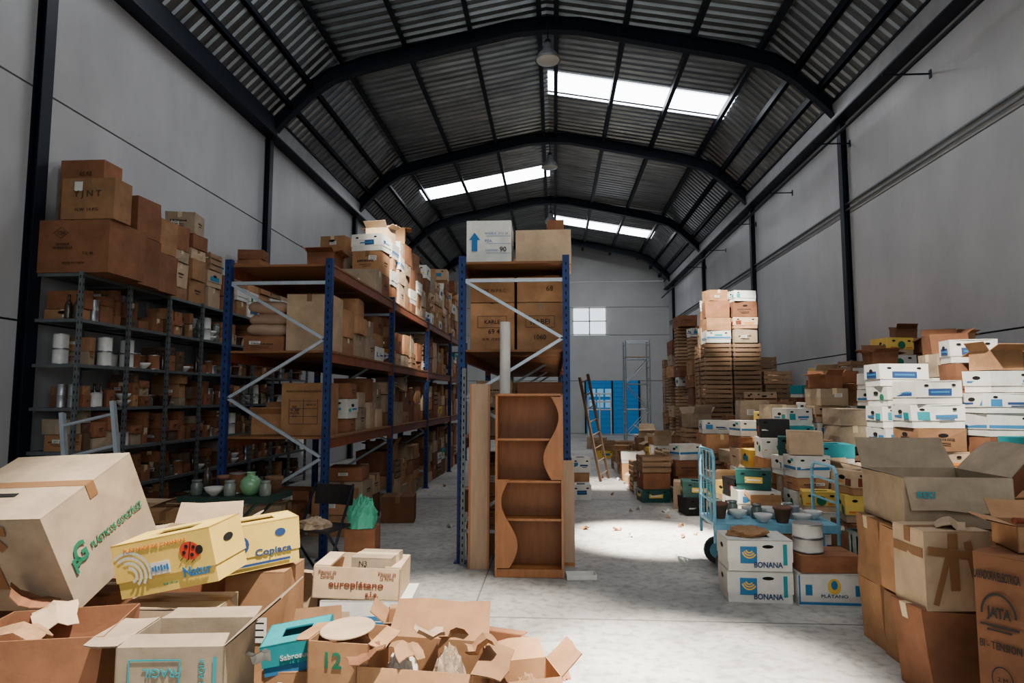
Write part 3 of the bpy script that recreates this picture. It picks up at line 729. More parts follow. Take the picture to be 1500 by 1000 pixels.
for x,y,me,nm,lb,ct in ((-3.15,5.62,T_JAR,'glass_jar','small glass jar on the folding table','jar'),(-2.98,5.6,T_BOWL,'ceramic_bowl','white bowl on the folding table','bowl'),(-2.86,5.78,T_CANB,'paint_tin','brown tin on the folding table','can'),(-3.18,5.85,T_BOT,'glass_bottle','dark bottle on the folding table','bottle'),(-3.0,5.85,T_POT,'flower_pot','terracotta pot on the folding table','pot'),(-2.54,5.82,T_POT,'flower_pot','terracotta pot on the folding table','pot'),(-2.52,5.6,T_JAR,'glass_jar','dull glass jar on the folding table','jar'),(-2.84,5.6,T_JAR,'glass_jar','dull glass jar on the folding table','jar')):
    place(me,nm,(x,y,zt),label=lb,cat=ct,group='crockery on the folding table')
put_closed(-2.9,5.75,0,.4,.3,.22,3,GF,c=(WH,'white'),lab='white carton on the floor under the table')
e=empty('chair',(-2.1,5.8,0),'black metal-framed folding chair with draped cloth','chair',rot=(0,0,-14*D2R))
mb=MB(); mb.box((0,0,.45),(.4,.38,.025)); fin(mb,'seat',[BLK],parent=e)
mb=MB()
n=8
for i in range(n):
    a=-.2+.4*i/n;b=a+.4/n; ya=.2+.03*math.cos(a*7); yb2=.2+.03*math.cos(b*7)
    mb.face([(a,ya,.62),(b,yb2,.62),(b,yb2+.02,.8),(a,ya+.02,.8)]); mb.face([(a,ya+.012,.62),(b,yb2+.012,.62),(b,yb2+.032,.8),(a,ya+.032,.8)][::-1]); mb.face([(a,ya+.02,.8),(b,yb2+.02,.8),(b,yb2+.032,.8),(a,ya+.032,.8)]); 
fin(mb,'backrest',[BLK],parent=e)
for sx in (-1,1):
    mb=MB(); mb.tube((sx*.2,.22,.81),(sx*.2,-.22,0.0),.012,8); fin(mb,'leg',[NAVST],parent=e)
    mb=MB(); mb.tube((sx*.185,-.16,.44),(sx*.185,.24,0.0),.012,8); fin(mb,'leg',[NAVST],parent=e)
def blob(name,loc,s,m,label,cat,seed=0,rough=.25,res=16,rot=0,group=None):
    rr=random.Random(seed); mb=MB(); n=res*2; off=Vector((rr.uniform(0,50),rr.uniform(0,50),rr.uniform(0,50)))
    for j in range(res+1):
        ph=math.pi/2*j/res
        for i in range(n):
            t=2*math.pi*i/n
            d=Vector((math.cos(ph)*math.cos(t),math.cos(ph)*math.sin(t),math.sin(ph)))
            f=1+rough*(noise.noise(d*1.7+off)*1.0+abs(noise.noise(d*3+off))*.7-.2)
            g=1+rough*(abs(noise.noise(d*3.5-off))*.9+noise.noise(Vector((d.x,d.y,0))*5+off)*.6*(1-d.z*.3))
            mb.v.append((s[0]*d.x*f,s[1]*d.y*f,s[2]*(d.z**.7 if d.z>0 else 0)*g))
    for j in range(res):
        for i in range(n):
            a=j*n+i;b=j*n+(i+1)%n; mb.f.append((a,b,b+n,a+n)); mb.m.append(0)
    mb.f.append(tuple(range(n))[::-1]); mb.m.append(0)
    return fin(mb,name,[m],loc,(0,0,rot),label=label,cat=cat,group=group)
put_closed(-1.8,6.12,0,.28,.28,.4,5,GF,c=(CB,'brown'),lab='brown box carrying a crumpled green bag')
blob('plastic_bag',(-1.8,6.1,.405),(.14,.12,.24),PLG,'crumpled bright green plastic bag on a box','bag',3,.5)
blob('cloth',(-2.12,5.72,.463),(.13,.13,.08),CLOTH,'crumpled patterned cloth lying on the chair seat','cloth',4,.4)

# ---------------------------------------------------------------- foreground left heap
GH='discarded cartons in the front heap'
def sup(x,y,z,w,d,h,yaw=0,c=(CB,'brown')): return put_closed(x,y,z,w,d,h,yaw,GH,'at the bottom of the heap',c=c)
sup(-2.75,3.75,0,.6,.5,.52); sup(-3.35,3.5,0,.5,.5,.5,4); sup(-2.95,3.1,0,.55,.45,.32,-3); sup(-2.25,2.78,0,.55,.4,.3); sup(-1.95,3.35,0,.5,.28,.56,5,(CC,'pale')); sup(-2.15,3.97,0,.5,.38,.55,3); sup(-1.7,3.83,0,.34,.3,.62,0,(CA,'tan'))
sup(-3.0,4.4,0,.5,.5,.4); sup(-2.2,4.6,0,.5,.5,.35,8)
e=put_closed(-2.7,3.5,.66,.72,.62,.54,-6,GH,c=(CG,'greyish'),lab='large worn cardboard box tipped forward, green company lettering',tilt=(25,-3),wp=.0,bul=.004)
letter(e,'PLÁSTICOS GONZÁLEZ',(.368,.07,.25),.38,.045,m=GREEN,face='r',bold=.012)
letter(e,'G',(.368,-.19,.26),.08,.11,m=GREEN,face='r',bold=.03); letter(e,'P',(.368,-.225,.21),.05,.08,m=GREEN,face='r',bold=.03)
mb=MB(); mb.box((0,-.318,.34),(.06,.003,.4)); mb.box((.02,-.32,.5),(.26,.003,.05),0,R=Matrix.Rotation(.2,3,'Y')); mb.box((.06,-.319,.44),(.05,.003,.16),0,R=Matrix.Rotation(-.6,3,'Y')); fin(mb,'tape',[TAPE],parent=e,label='peeling brown tape strip')
mb=MB(); mb.box((-.05,-.1,.543),(.16,.03,.002)); fin(mb,'slot_hole',[DK],parent=e)
put_closed(-3.3,2.95,.34,.5,.45,.3,10,GH,c=(CB,'brown'),lab='crumpled brown box wedged in the heap',wp=.04)
def openbox(x,y,z,w,d,h,yaw,flaps,c,lab,tilt=(0,0),holes=False,g=None,wp=0.0):
    m=c[0]; mb=m_open(w,d,h,None,holes=holes)
    if wp: warp(mb,wp)
    o=fin(mb,'open_cardboard_box',[m,TAPE,WH,DK],(x,y,z),(tilt[0]*D2R,tilt[1]*D2R,yaw*D2R),label=lab,cat='box',group=g or GH)
    for s,(L,a) in flaps.items(): flap(o,s,w,d,h,L,a,m)
    return o
openbox(-2.22,2.83,.31,.54,.4,.3,14,{},(CB,'brown'),'open-topped brown box with hand holes holding paper',holes=True,wp=.04)
blob('paper_wrapping',(-2.22,2.83,.32),(.17,.12,.18),KRAFT,'crumpled brown packing paper inside a box','paper',8,.5)
o=openbox(-1.57,2.8,0,.43,.36,.6,6,{'l':(.15,94),'r':(.28,50),'k':(.13,92),'f':(.1,-75)},(CG,'greyish'),'open greyish carton with upside-down teal print')
letter(o,'FRAGIL',(-.03,-.183,.5),.15,.035,m=TEAL,roll=180,bold=.01); letter(o,'ABRIR POR AQUI',(.13,-.183,.43),.24,.028,m=TEAL,roll=90)
mb=MB(); mb.face([(.172,-.184,.56),(.172,-.184,.42),(.158,-.184,.42),(.179,-.184,.37),(.2,-.184,.42),(.186,-.184,.42),(.186,-.184,.56)]); fin(mb,'printed_arrow',[TEAL],parent=o)
mb=MB(); mb.box((-.06,-.183,.55),(.2,.002,.006)); mb.box((-.16,-.183,.47),(.006,.002,.16)); mb.box((-.06,-.183,.39),(.2,.002,.006)); mb.box((.04,-.183,.47),(.006,.002,.16)); fin(mb,'printed_frame',[TEAL],parent=o)
o=put_ban(-1.9,3.33,.66,-4,GH,w=.54,d=.28,h=.27,c=(PALEY,PALEY,WH,WH,9,'yellow'),tilt=(4,-12),lab='yellow banana carton with white sunburst and ladybird emblem')
f=-.143
letter(o,'PLÁTANOS DE CANARIAS',(-.03,f,.235),.34,.022,m=ORG,bold=.015); letter(o,'Natur',(.17,f,.075),.15,.05,m=BLUE,bold=.02)
letter(o,'eurofruit',(.02,f,.04),.08,.016,m=GREEN)
mb=MB()
for k in range(4):
    r0=.03+k*.025
    for i in range(10):
        t0=math.pi*(-.4+i*.09+k*.1); t1=t0+math.pi*.085
        P=[(-.19+r0*math.cos(t0),f,.11+r0*math.sin(t0)),(-.19+r0*math.cos(t1),f,.11+r0*math.sin(t1)),(-.19+(r0+.014)*math.cos(t1),f,.11+(r0+.014)*math.sin(t1)),(-.19+(r0+.014)*math.cos(t0),f,.11+(r0+.014)*math.sin(t0))]
        if all(-.265<p[0]<.265 and .01<p[2]<.26 for p in P): mb.face(P)
fin(mb,'sunburst',[WH],parent=o)
mb=MB(); mb.box((-.02,f,.12),(.1,.002,.06)); fin(mb,'paper_label',[WH],parent=o)
mb=MB(); mb.oval((0,0,0),'f',.055,.045,0); mb.oval((.05,-.001,.012),'f',.02,.023,1); mb.box((0,-.0012,0),(.004,.001,.09),1)
for a,b in ((-.02,.018),(-.028,-.014),(.018,.02),(.016,-.018)): mb.oval((a,-.0015,b),'f',.01,.01,1,10)
for a in (-.03,0,.03): mb.beam((a,0,-.038),(a-.012,0,-.056),.004,.002,1)
fin(mb,'ladybird_emblem',[RED,BLK],(.15,f-.001,.175),(0,.3,0),parent=o)
mb=MB(); 
for i in range(6): mb.box((-.06+i*.016,f-.002,.12),(.01,.002,.02+.01*(i%2)))
fin(mb,'printed_marks',[BLUE],parent=o)
o=put_ban(-1.72,3.76,.64,38,GH,w=.42,d=.24,h=.26,c=(PALEY,PALEY,WH,WH,9,'yellow'),tilt=(0,-4),lab='yellow and blue banana carton with round emblem')
letter(o,'Copiaca',(.06,-.123,.09),.2,.05,m=NAVY,bold=.02)
mb=MB(); mb.oval((-.12,-.1235,.15),'f',.05,.05,0); mb.oval((-.12,-.1245,.165),'f',.03,.02,1); fin(mb,'round_emblem',[NAVY,PALEY],parent=o)
mb=MB(); mb.box((-.02,-.123,.035),(.34,.002,.014),0); fin(mb,'printed_bar',[NAVY],parent=o)
mb=MB(); mb.oval((.1,-.1235,.19),'f',.03,.022,0); fin(mb,'oval_emblem',[NAVY],parent=o)
openbox(-2.2,4.0,.56,.42,.32,.24,14,{'f':(.15,130),'l':(.16,100),'r':(.16,60),'k':(.14,30)},(CC,'pale'),'open pale carton with bent flaps behind banana box')
put_open(-1.35,3.76,0,.3,.26,.28,20,GH,c=(CA,'tan')); put_open(-1.66,4.35,.0,.36,.32,.4,-12,GH,c=(CC,'pale'))
sup(-1.27,3.4,0,.36,.32,.26,6,(CA,'tan'))
o=put_ban(-1.3,3.38,.268,12,GH,w=.32,d=.28,h=.15,c=(BLUE,TEAL,BLUE,WH,9,'teal'),tilt=(3,-8),lab='battered teal and blue fruit carton with white lettering')
letter(o,'Sabrosur',(0,-.144,.08),.14,.026,m=WH,bold=.01)
sup(-1.22,4.25,0,.58,.4,.14,2,(WH,'white'))
o=put_ban(-1.18,4.24,.148,4,GH,w=.56,d=.38,h=.21,c=(WH,WH,CC,BLUE,1,'white'),lab='white and brown fruit carton with blue emblem')
o=put_open(-1.24,4.24,.365,.54,.38,.19,3,GH,c=(CC,'pale'),lab='open banana tray carton with red-brown lettering',flaps=False,tilt=(0,2)); 
letter(o,'europlátano',(-.0,-.1945,.085),.34,.05,m=REDBR,bold=.015); letter(o,'Plátanos de\nCanarias',(-.18,-.1945,.15),.11,m=REDBR); letter(o,'Plátanos de\nLa Palma',(.19,-.1945,.15),.11,m=REDBR); letter(o,'a.l.e.',(.1,-.1945,.035),.08,m=REDBR,bold=.02)
for s in (-1,1):
    mb=MB(); mb.box((0,0,.0),(.1,.34,.012)); fin(mb,'tray_ledge',[CC],(s*.22,0,.19),parent=o)
o=put_closed(-1.14,4.22,.375,.26,.24,.23,-4,GH,c=(CG,'greyish'),lab='small grey box marked N3 inside the tray'); letter(o,'N3',(-.05,-.133,.195),.05,m=BLK)
sup(-.98,3.22,0,.32,.28,.27,0,(CC,'pale'))
o=openbox(-.99,3.18,.275,.3,.26,.2,-6,{'l':(.08,100),'r':(.08,110)},(CA,'tan'),'small box marked 12 supporting a round lid'); letter(o,'12',(-.02,-.133,.12),.08,m=GREEN,bold=.02)
mb=MB(); mb.lathe([(.0,.0),(.125,0),(.132,.006),(.125,.012),(.11,.008),(0,.009)],32); fin(mb,'round_lid',[CC],(-1.0,3.18,.49),(4*D2R,-3*D2R,0),smooth=True,label='round pale board lid resting on a small box',cat='lid')
put_ban(-1.08,2.74,.0,4,GH,w=.4,d=.32,h=.17,c=(WH,TEAL,TEAL,WH,0,'teal'),lab='teal fruit carton at the heap bottom'); put_ban(-1.08,2.74,.178,-9,GH,w=.36,d=.3,h=.16,c=(WH,WH,TEAL,GREEN,0,'white and teal'),tilt=(0,4),lab='crushed white and teal fruit carton')
o=openbox(-.62,3.2,0,.54,.4,.38,-6,{'k':(.2,40),'r':(.14,95),'l':(.12,60),'f':(.12,160)},(CA,'tan'),'wide open tan carton full of wrapped china')
blob('paper_wrapping',(-.74,3.2,.01),(.1,.12,.36),PAPER,'crumpled white paper inside a wide open box','paper',12,.25)
blob('net_bag',(-.51,3.2,.01),(.1,.12,.37),CLOTH,'bundle of brown netting inside open carton','bag',13,.25)
put_ban(-.75,3.78,0,6,GH,w=.42,d=.3,h=.2,c=(WH,WH,TEAL,BLUE,1,'white and teal')); put_open(-.78,3.78,.208,.36,.26,.16,9,GH,c=(CA,'tan'),lab='open tan box with torn flaps')
put_open(-.34,3.8,0,.26,.22,.24,-18,GH,c=(CB,'brown'),lab='small torn brown box lying open on the floor',wide=100)
put_closed(-.62,4.14,0,.26,.2,.12,30,GH,c=(WH,'white'),lab='small flattened white box on the floor',wp=.05)
o=openbox(-.14,3.35,0,.28,.26,.26,18,{'l':(.12,40),'r':(.14,50),'k':(.12,60),'f':(.13,125)},(CA,'tan'),'open carton with splayed flaps on the floor')
blob('paper_wrapping',(-.14,3.35,.01),(.09,.09,.2),KRAFT,'brown wrapping paper inside a small open carton','paper',16,.3)
for x,y,z,s,m in ((-.9,3.55,.3,.2,CB),(-1.5,3.1,.52,.14,KRAFT),(-.35,3.2,.41,.2,CA),(-.62,3.25,.44,.2,CC),(.0,3.6,.0,.12,PAPER),(-.05,3.75,.0,.16,CC),(-2.25,2.7,.6,.2,KRAFT),(-1.15,3.6,.3,.18,CA),(-.85,4.0,.1,.2,CC),(-1.75,4.1,.65,.2,CC),(.05,3.9,0,.1,CB),(-.75,4.3,.0,.16,PAPER),(-2.55,3.1,.62,.22,CB),(-1.35,2.95,.42,.16,WH),(-.85,3.0,.42,.16,CB),(-.5,3.45,.36,.18,CA),(-1.0,3.5,.34,.2,CB),(-.7,3.1,.42,.18,KRAFT),(-2.3,2.95,.6,.24,CC)):
    scrap(x,y,z,s,m,U(0,6),26)
for i in range(30):
    x=random.choice((U(.25,.9),U(-2.1,-1.1),U(.9,2.0),U(1,2.2))); y=U(6.6,15) if x<.9 else U(7.6,15)
    scrap(x,y,0.0,U(.04,.12),random.choice((PAPER,CC,CB,WH,KRAFT)),U(0,6),4,'litter on the floor')

# ---------------------------------------------------------------- right foreground
GR='sturdy cartons stacked at the front'
for iy,y in enumerate((4.22,4.56)):
    for iz in range(2): put_closed(2.33,y,iz*.413,.5,.31,.402,U(-2,2),GR,c=(CA,'tan'),lab='tan carton in the two-high front stack',wp=.03)
for iz in range(2): put_closed(2.9,4.4,iz*.413,.5,.6,.402,U(-2,2),GR,c=(CB,'brown'),lab='brown carton in the two-high front stack',wp=.02)
o=fin(warp(m_open(.62,.58,.3),.03),'open_cardboard_box',[CG,TAPE,WH,DK],(2.42,4.4,.826),(0,0,-2*D2R),label='large open greyish carton with wide raised flaps',cat='box',group=GR)
for s,L,a in (('l',.24,78),('r',.27,42),('k',.24,38),('f',.2,168)): flap(o,s,.62,.58,.3,L,a,CG)
letter(o,'REKI',(-.2,-.33,.2),.1,.04,m=TEAL,bold=.02)
o=put_closed(2.34,3.29,0,.5,.4,.86,-55,GR,c=(CB,'brown'),lab='tall brown washing machine carton with black lettering')
f=-.213; cx=-.15
letter(o,'LAVADORA ELECTRICA',(cx,f,.76),.19,.042,m=BLK,bold=.02); letter(o,'JATA',(cx,f,.585),.1,.065,m=BLK,bold=.03); letter(o,'BI - TENSION',(cx,f,.44),.17,.036,m=BLK,bold=.01); letter(o,'2 M',(cx,f,.29),.04,m=BLK)
mb=MB(); R=.075
for i in range(18):
    a=math.pi*i/18;b=math.pi*(i+1)/18
    mb.face([(cx+R*math.cos(a),f,.58+R*1.4*math.sin(a)),(cx+R*math.cos(b),f,.58+R*1.4*math.sin(b)),(cx+(R-.01)*math.cos(b),f,.58+(R-.008)*1.4*math.sin(b)),(cx+(R-.01)*math.cos(a),f,.58+(R-.008)*1.4*math.sin(a))])
mb.box((cx,f,.53),(.16,.002,.01)); mb.box((cx,f,.51),(.1,.002,.008)); fin(mb,'printed_emblem',[BLK],parent=o)
mb=MB()
for i in range(24):
    a=2*math.pi*i/24;b=2*math.pi*(i+1)/24
    mb.face([(cx+.045*math.cos(a),f,.29+.06*math.sin(a)),(cx+.045*math.cos(b),f,.29+.06*math.sin(b)),(cx+.04*math.cos(b),f,.29+.054*math.sin(b)),(cx+.04*math.cos(a),f,.29+.054*math.sin(a))])
fin(mb,'printed_circle',[BLK],parent=o)
put_closed(2.15,3.86,0,.36,.28,.46,3,GR,c=(CB,'brown'),lab='crushed dark brown box under a torn carton',wp=.06)
o=put_closed(2.15,3.86,.467,.36,.28,.42,4,GR,c=(CC,'pale'),lab='worn pale box covered in strips of torn tape')
mb=MB(); mb.box((-.03,-.154,.26),(.05,.003,.3)); mb.box((0,-.156,.3),(.34,.003,.045),0,R=Matrix.Rotation(.12,3,'Y')); mb.box((.08,-.155,.2),(.04,.003,.34),0,R=Matrix.Rotation(-.2,3,'Y')); mb.box((-.184,0,.3),(.003,.26,.05)); mb.box((-.1,-.155,.16),(.03,.003,.26),0,R=Matrix.Rotation(.3,3,'Y')); fin(mb,'tape',[TAPE],parent=o,label='torn brown tape strips')
scrap(2.2,3.84,.89,.2,CC,1,10); scrap(2.0,3.66,.0,.2,CB,1,6)
o=openbox(2.42,3.4,.868,.4,.28,.12,-12,{'l':(.12,80),'k':(.14,60)},(CA,'tan'),'shallow tan box on top of the tall carton',g=GR)
e=empty('brush',(2.35,3.36,1.005),'brown wooden brush lying on shallow box','brush',rot=(0,.08,.3))
mb=MB(); mb.tube((-.17,0,.0),(.02,0,.0),.014,10); mb.box((.1,0,0),(.18,.05,.026)); fin(mb,'brush_handle',[REDBR],parent=e)
mb=MB(); mb.box((.1,0,-.028),(.17,.042,.03)); fin(mb,'bristles',[DK],parent=e)
GB='printed banana cartons on the floor'
for iz in (0,1):
    o=put_ban(1.62,5.55,iz*.243,-3+iz*2,GB,w=.5,d=.38,h=.24,c=(WH,WH,NAVY,WH,9,'white'),lab='white banana carton with blue square logo and lettering')
    f=-.192
    letter(o,'BONANA',(.06,f,.05),.22,.045,m=NAVY,bold=.02)
    mb=MB(); mb.box((-.09,f,.125),(.13,.002,.13),0)
    for q in range(3):
        for i in range(8):
            a=math.pi*(1.05+i*.1);b=math.pi*(1.05+(i+1)*.1); r0=.058-q*.014; cx,cz=-.085,.155+q*.006
            mb.face([(cx+r0*math.cos(a),f-.003,cz+r0*math.sin(a)),(cx+r0*math.cos(b),f-.003,cz+r0*math.sin(b)),(cx+(r0-.011)*math.cos(b),f-.003,cz+(r0-.011)*math.sin(b)),(cx+(r0-.011)*math.cos(a),f-.003,cz+(r0-.011)*math.sin(a))],1)
    fin(mb,'banana_logo',[BLUE,YEL],parent=o)
    mb=MB(); mb.oval((.06,-.1935,.19),'f',.045,.014,0); fin(mb,'hand_hole',[DK],parent=o)
    mb=MB(); mb.box((.19,f,.13),(.03,.002,.16)); fin(mb,'printed_marks',[TEAL],parent=o)
blob('straw_packing',(1.58,5.55,.488),(.17,.13,.06),KRAFT,'loose brown straw packing on banana carton','straw',31,.4)
o=put_ban(2.14,5.5,0,-2,GB,w=.5,d=.38,h=.24,c=(WH,WH,BLUE,YEL,9,'white'),lab='white banana carton with yellow and blue emblem')
letter(o,'PLÁTANO',(.02,-.194,.08),.2,.03,m=NAVY,bold=.01)
mb=MB(); mb.oval((.02,-.1935,.15),'f',.05,.06,0); mb.oval((.02,-.1945,.16),'f',.025,.035,1); mb.box((0,-.193,.02),(.48,.002,.02),1); mb.box((-.17,-.193,.12),(.05,.002,.08),1); mb.box((.2,-.193,.12),(.05,.002,.08),1); mb.box((-.24,-.193,.12),(.012,.002,.22),1); mb.box((.24,-.193,.12),(.012,.002,.22),1); fin(mb,'printed_emblem',[YEL,BLUE],parent=o)
put_closed(2.14,5.5,.245,.46,.34,.13,2,GB,c=(CB,'brown'),lab='low brown box on top of banana carton')
mc=tmpl(can(.115,.11),24,[TIN,WH],[0,0,0,1,0,0,0,0])
for z in (.38,.492): place(mc,'paint_tin',(2.03,5.48,z),label='round white and grey tin stacked on brown box',cat='can',group='tins by the cart')
def bin_(x,y,z,w,d,h,m,lab,yaw=0):
    mb=m_open(w,d,h); mb.box((0,-d/2-.008,h-.012),(w+.02,.016,.024)); mb.box((0,d/2+.008,h-.012),(w+.02,.016,.024)); mb.box((-w/2-.008,0,h-.012),(.016,d,.024)); mb.box((w/2+.008,0,h-.012),(.016,d,.024))
    for i in range(4): mb.box((-w/2+w*(i+.5)/4,-d/2-.003,h*.45),(.01,.006,h*.8)); mb.box((-w/2-.003,-d/2+d*(i+.5)/4,h*.45),(.006,.01,h*.8))
    return fin(mb,'plastic_crate',[m],(x,y,z),(0,0,yaw*D2R),label=lab,cat='crate',group='plastic crates by the cart')
bin_(2.68,5.6,0,.4,.34,.24,PLDG,'dark green ribbed plastic crate'); bin_(2.68,5.6,.245,.4,.34,.26,PLDG,'dark green ribbed plastic crate stacked on another',4)
bin_(3.0,5.1,0,.44,.34,.3,BLUE,'blue ribbed plastic crate',8)
put_closed(2.78,6.15,0,.4,.4,.5,8,GB,c=(CB,'brown'),lab='brown box standing beside the blue cart'); put_ban(2.8,6.15,.508,-10,GB,w=.42,d=.34,c=BAN[2]); put_ban(2.8,6.17,.75,8,GB,w=.42,d=.32,h=.2,c=BAN[4])

# ---------------------------------------------------------------- blue cart
e=empty('platform_cart',(1.98,6.35,0),'light blue steel platform cart carrying crockery','cart')
mb=MB(); mb.box((0,0,.46),(1.1,.6,.03)); mb.box((0,-.3,.44),(1.1,.02,.07)); mb.box((0,.3,.44),(1.1,.02,.07)); fin(mb,'platform',[CYAN],parent=e)
for s,H in ((-1,1.12),(1,.98)):
    mb=MB()
    for q in (-1,1): mb.tube((s*.54,q*.28,.3),(s*.54,q*.28,H-.06),.015,10); mb.tube((s*.54,q*.28,H-.06),(s*.54,q*.22,H),.015,10)
    mb.tube((s*.54,-.22,H),(s*.54,.22,H),.015,10)
    for z in (.66,.85): mb.tube((s*.54,-.28,z),(s*.54,.28,z),.01,8)
    if s<0:
        for q in (-.14,0,.14): mb.tube((s*.54,q,.48),(s*.54,q,H),.007,6)
    fin(mb,'handle',[CYAN],parent=e)
for sx,r in ((-.4,.13),(.4,.13)):
    for sy in (-1,1):
        mb=MB(); mb.tube((sx,sy*.24-.02,r),(sx,sy*.24+.02,r),r,20); mb.tube((sx,sy*.24-.025,r),(sx,sy*.24+.025,r),r*.6,16,1)
        mb.box((sx,sy*.24-.035,.28),(.04,.006,.32),1); mb.box((sx,sy*.24+.035,.28),(.04,.006,.32),1)
        fin(mb,'wheel',[RUB,CYAN],parent=e)
GC='crockery on the cart'
for i in range(17):
    x=1.55+ (i%6)*.172; y=6.16+(i//6)*.19
    if rnd()<.1: continue
    me,nm,lb,ct=random.choice([(T_BOWL,'ceramic_bowl','white ceramic bowl','bowl'),(T_BOWL,'ceramic_bowl','white ceramic bowl','bowl'),(T_BOWL,'ceramic_bowl','white ceramic bowl','bowl'),(T_POT,'flower_pot','terracotta pot','pot'),(T_JAR,'glass_jar','dull glass jar','jar'),(T_CAN,'tin_can','grey tin can','can')])
    place(me,nm,(x,y,.476),(0,0,U(0,3)),label=lb+' standing on the blue cart',cat=ct,group=GC)

# ---------------------------------------------------------------- right piles
GP1='fruit cartons stacked by the wall'
HW='in the heap by the wall'
pile(3.45,4.0,6.5,7.6,lambda x,y:1.7+U(0,.35),(.8,0,.5),GP1,'stacked by the wall',cw=.5,cd=.42,messy=18,pal=BANW,hr=(.16,.28))
pile(4.03,4.55,6.4,7.6,lambda x,y:1.8+U(0,.45),(.45,0,.7),GP1,'stacked by the wall',cw=.5,cd=.42,messy=18,hr=(.16,.3),pal=BANW)
pile(4.58,5.2,6.4,7.6,lambda x,y:1.6+U(0,.5),(.2,0,.6),GP1,'stacked by the wall',cw=.5,cd=.45,messy=16,hr=(.18,.32))
pile(3.5,5.1,5.5,6.35,lambda x,y:(x-3.3)*.75+U(.3,.8),(.3,0,.5),GP1,'by the wall',cw=.46,cd=.42,messy=18,hr=(.16,.32))
pile(3.35,4.4,4.5,5.4,lambda x,y:U(.3,.7),(.3,0,.4),GP1,'by the wall',cw=.45,cd=.42,messy=12)
pile(2.55,3.42,6.9,8.0,lambda x,y:U(.6,1.2),(.7,0,.4),GP1,HW,cw=.42,cd=.36,messy=18,hr=(.12,.28))
pile(2.0,2.5,7.0,9.0,lambda x,y:U(.35,.85),(.65,0,.4),GP1,HW,cw=.45,cd=.4,messy=18,hr=(.12,.26))
pile(2.5,5.15,8.05,10.3,lambda x,y:max(.3,.8+(x-2.4)*.6+U(-.25,.35)),(.5,.05,.6),GP1,HW,cw=.44,cd=.55,messy=20,hr=(.14,.32))
pile(2.3,5.15,10.3,12.4,lambda x,y:max(.3,.9+(x-2.3)*.45+U(-.25,.3)),(.3,.15,.5),GP1,HW,cw=.54,cd=.65,messy=18)
GP2='wooden crates stacked by the wall'
pile(2.9,4.02,12.75,13.7,lambda x,y:2.64,(.0,1.0,.0),GP2,'in the tall stack',cw=.56,cd=.42,messy=8,zmax=2.7)
pile(4.04,4.6,12.75,13.7,lambda x,y:2.1,(.0,1.0,.0),GP2,'in the tall stack',cw=.56,cd=.42,messy=8)
pile(2.95,3.98,12.8,13.65,lambda x,y:.75+U(0,.35),(.3,0,.4),GP2,'on top of the crates',cw=.5,cd=.42,z0=2.68,messy=16,hr=(.18,.34),pal=BANW)
pile(3.2,5.0,14.6,16.2,lambda x,y:2.3+U(0,1.0),(.05,.7,.1),GP2,'in the tall stack',cw=.6,cd=.8,messy=9)
pile(3.3,4.4,17.4,20.5,lambda x,y:2.6+U(0,1.2),(.05,.6,.1),GP2,'in the tall stack',cw=.55,cd=1.0,messy=8)
GP3='boxes strewn across the floor'
pile(1.3,2.3,10.2,15.5,lambda x,y:(x-1.1)*.6+U(-.15,.3),(.35,.1,.5),GP3,'strewn on the floor',cw=.42,cd=.5,messy=22,hr=(.14,.34))
pile(1.7,2.3,9.1,10.1,lambda x,y:U(.25,.6),(.6,.0,.4),GP3,'strewn on the floor',cw=.45,cd=.5,messy=16)
pile(1.0,3.2,17.5,22.5,lambda x,y:U(-.3,.45),(.3,.2,.4),GP3,'on the floor by the wall',cw=.7,cd=.8,messy=22)
pile(.25,.6,10.4,12.4,lambda x,y:U(.1,.6),(.3,.1,.3),GP3,'beside the pallet rack',cw=.36,cd=.45,messy=6)

e=empty('scaffold_tower',(2.95,23.5,0),'grey tubular scaffold tower near the end wall','scaffold')
for x in (-.42,.42):
    mb=MB()
    for y in (-.35,.35): mb.tube((x,y,0),(x,y,3.65),.028,8)
    z=.3
    while z<3.6: mb.tube((x,-.35,z),(x,.35,z),.018,6); z+=.4
    fin(mb,'frame',[GALV],parent=e)
for y in (-.35,.35):
    mb=MB()
    for z in (.3,1.2,2.1,3.0,3.6): mb.tube((-.42,y,z),(.42,y,z),.02,6)
    mb.tube((-.42,y,.3),(.42,y,1.2),.015,6); mb.tube((.42,y,1.2),(-.42,y,2.1),.015,6); mb.tube((-.42,y,2.1),(.42,y,3.0),.015,6)
    fin(mb,'cross_brace',[GALV],parent=e)
mb=MB(); mb.box((0,0,3.05),(.8,.66,.04)); fin(mb,'platform',[WOODP],parent=e)
mb=MB()
for z in (1.1,1.45,1.8): mb.tube((1.5,28.9,z),(2.5,28.9,z),.03,8)
for x in (1.5,2.0,2.5): mb.tube((x,28.9,0),(x,28.9,1.85),.03,8)
fin(mb,'rail_frame',[WH],label='pale tubular rail frame standing before the blue door',cat='rail')

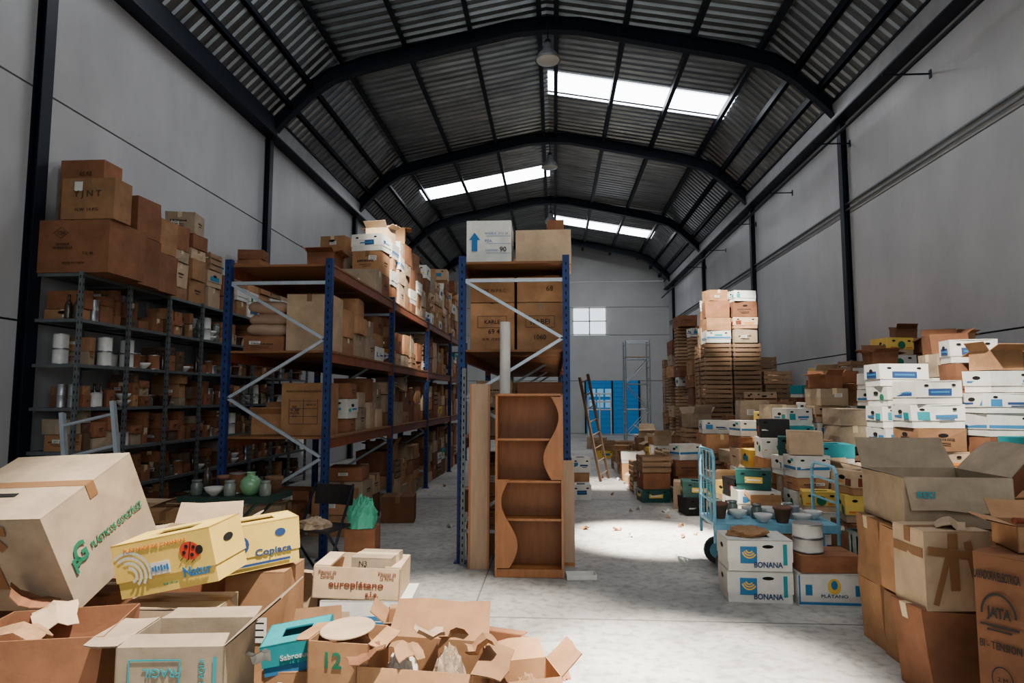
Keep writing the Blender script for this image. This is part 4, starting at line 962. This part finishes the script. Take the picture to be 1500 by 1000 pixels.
# ---------------------------------------------------------------- camera
cam=bpy.data.cameras.new('camera'); co=bpy.data.objects.new('camera',cam); COL.objects.link(co)
co.location=(0,0,1.6); co.rotation_euler=(95*D2R,0,3.7*D2R); cam.sensor_width=36; cam.lens=36*950/1500; cam.clip_end=200
bpy.context.scene.camera=co

# ---------------------------------------------------------------- light
w=bpy.data.worlds.new('world'); bpy.context.scene.world=w; w.use_nodes=True
bg=w.node_tree.nodes['Background']; bg.inputs[0].default_value=(.78,.9,1,1); bg.inputs[1].default_value=.42
def spot(loc,tgt,en,size,blend=.5,col=(1,.94,.85),rad=.12):
    l=bpy.data.lights.new('sunbeam','SPOT'); l.energy=en; l.spot_size=size*D2R; l.spot_blend=blend; l.color=col; l.shadow_soft_size=rad
    o=bpy.data.objects.new('sunbeam',l); COL.objects.link(o); o.location=loc; d=Vector(tgt)-Vector(loc); o.rotation_euler=d.to_track_quat('-Z','Y').to_euler()
def area(loc,tgt,en,sx,sy,col=(1,1,1),spread=180):
    l=bpy.data.lights.new('daylight_fill','AREA'); l.shape='RECTANGLE'; l.size=sx;l.size_y=sy; l.energy=en; l.color=col; l.spread=spread*D2R
    o=bpy.data.objects.new('daylight_fill',l); COL.objects.link(o); o.location=loc; d=Vector(tgt)-Vector(loc); o.rotation_euler=d.to_track_quat('-Z','Y').to_euler()
spot((.4,1.6,7.7),(-1.0,3.2,0),9500,38,.5)
spot((1.2,1.8,7.7),(.75,3.9,0),22000,17,.8)
spot((2.6,5.2,7.8),(1.1,7.7,0),50000,14.5,.7)
spot((1.5,3.4,7.8),(4.0,7.0,1.6),9500,16,.7)
spot((0,5,7.9),(-2.4,9.8,3.6),11000,14,.7)
spot((1.5,9,8.0),(3.5,13.2,3.0),14000,13,.7)
spot((2.0,9,8.0),(.9,12.5,0),15000,13,.8)
spot((2.6,9,8.0),(2.9,9.0,.9),4500,24,.9)
area((1.5,-2.2,3.6),(.6,8,1.2),165,7,4,(.93,.98,1))  # added fill lamp at the open end behind the camera
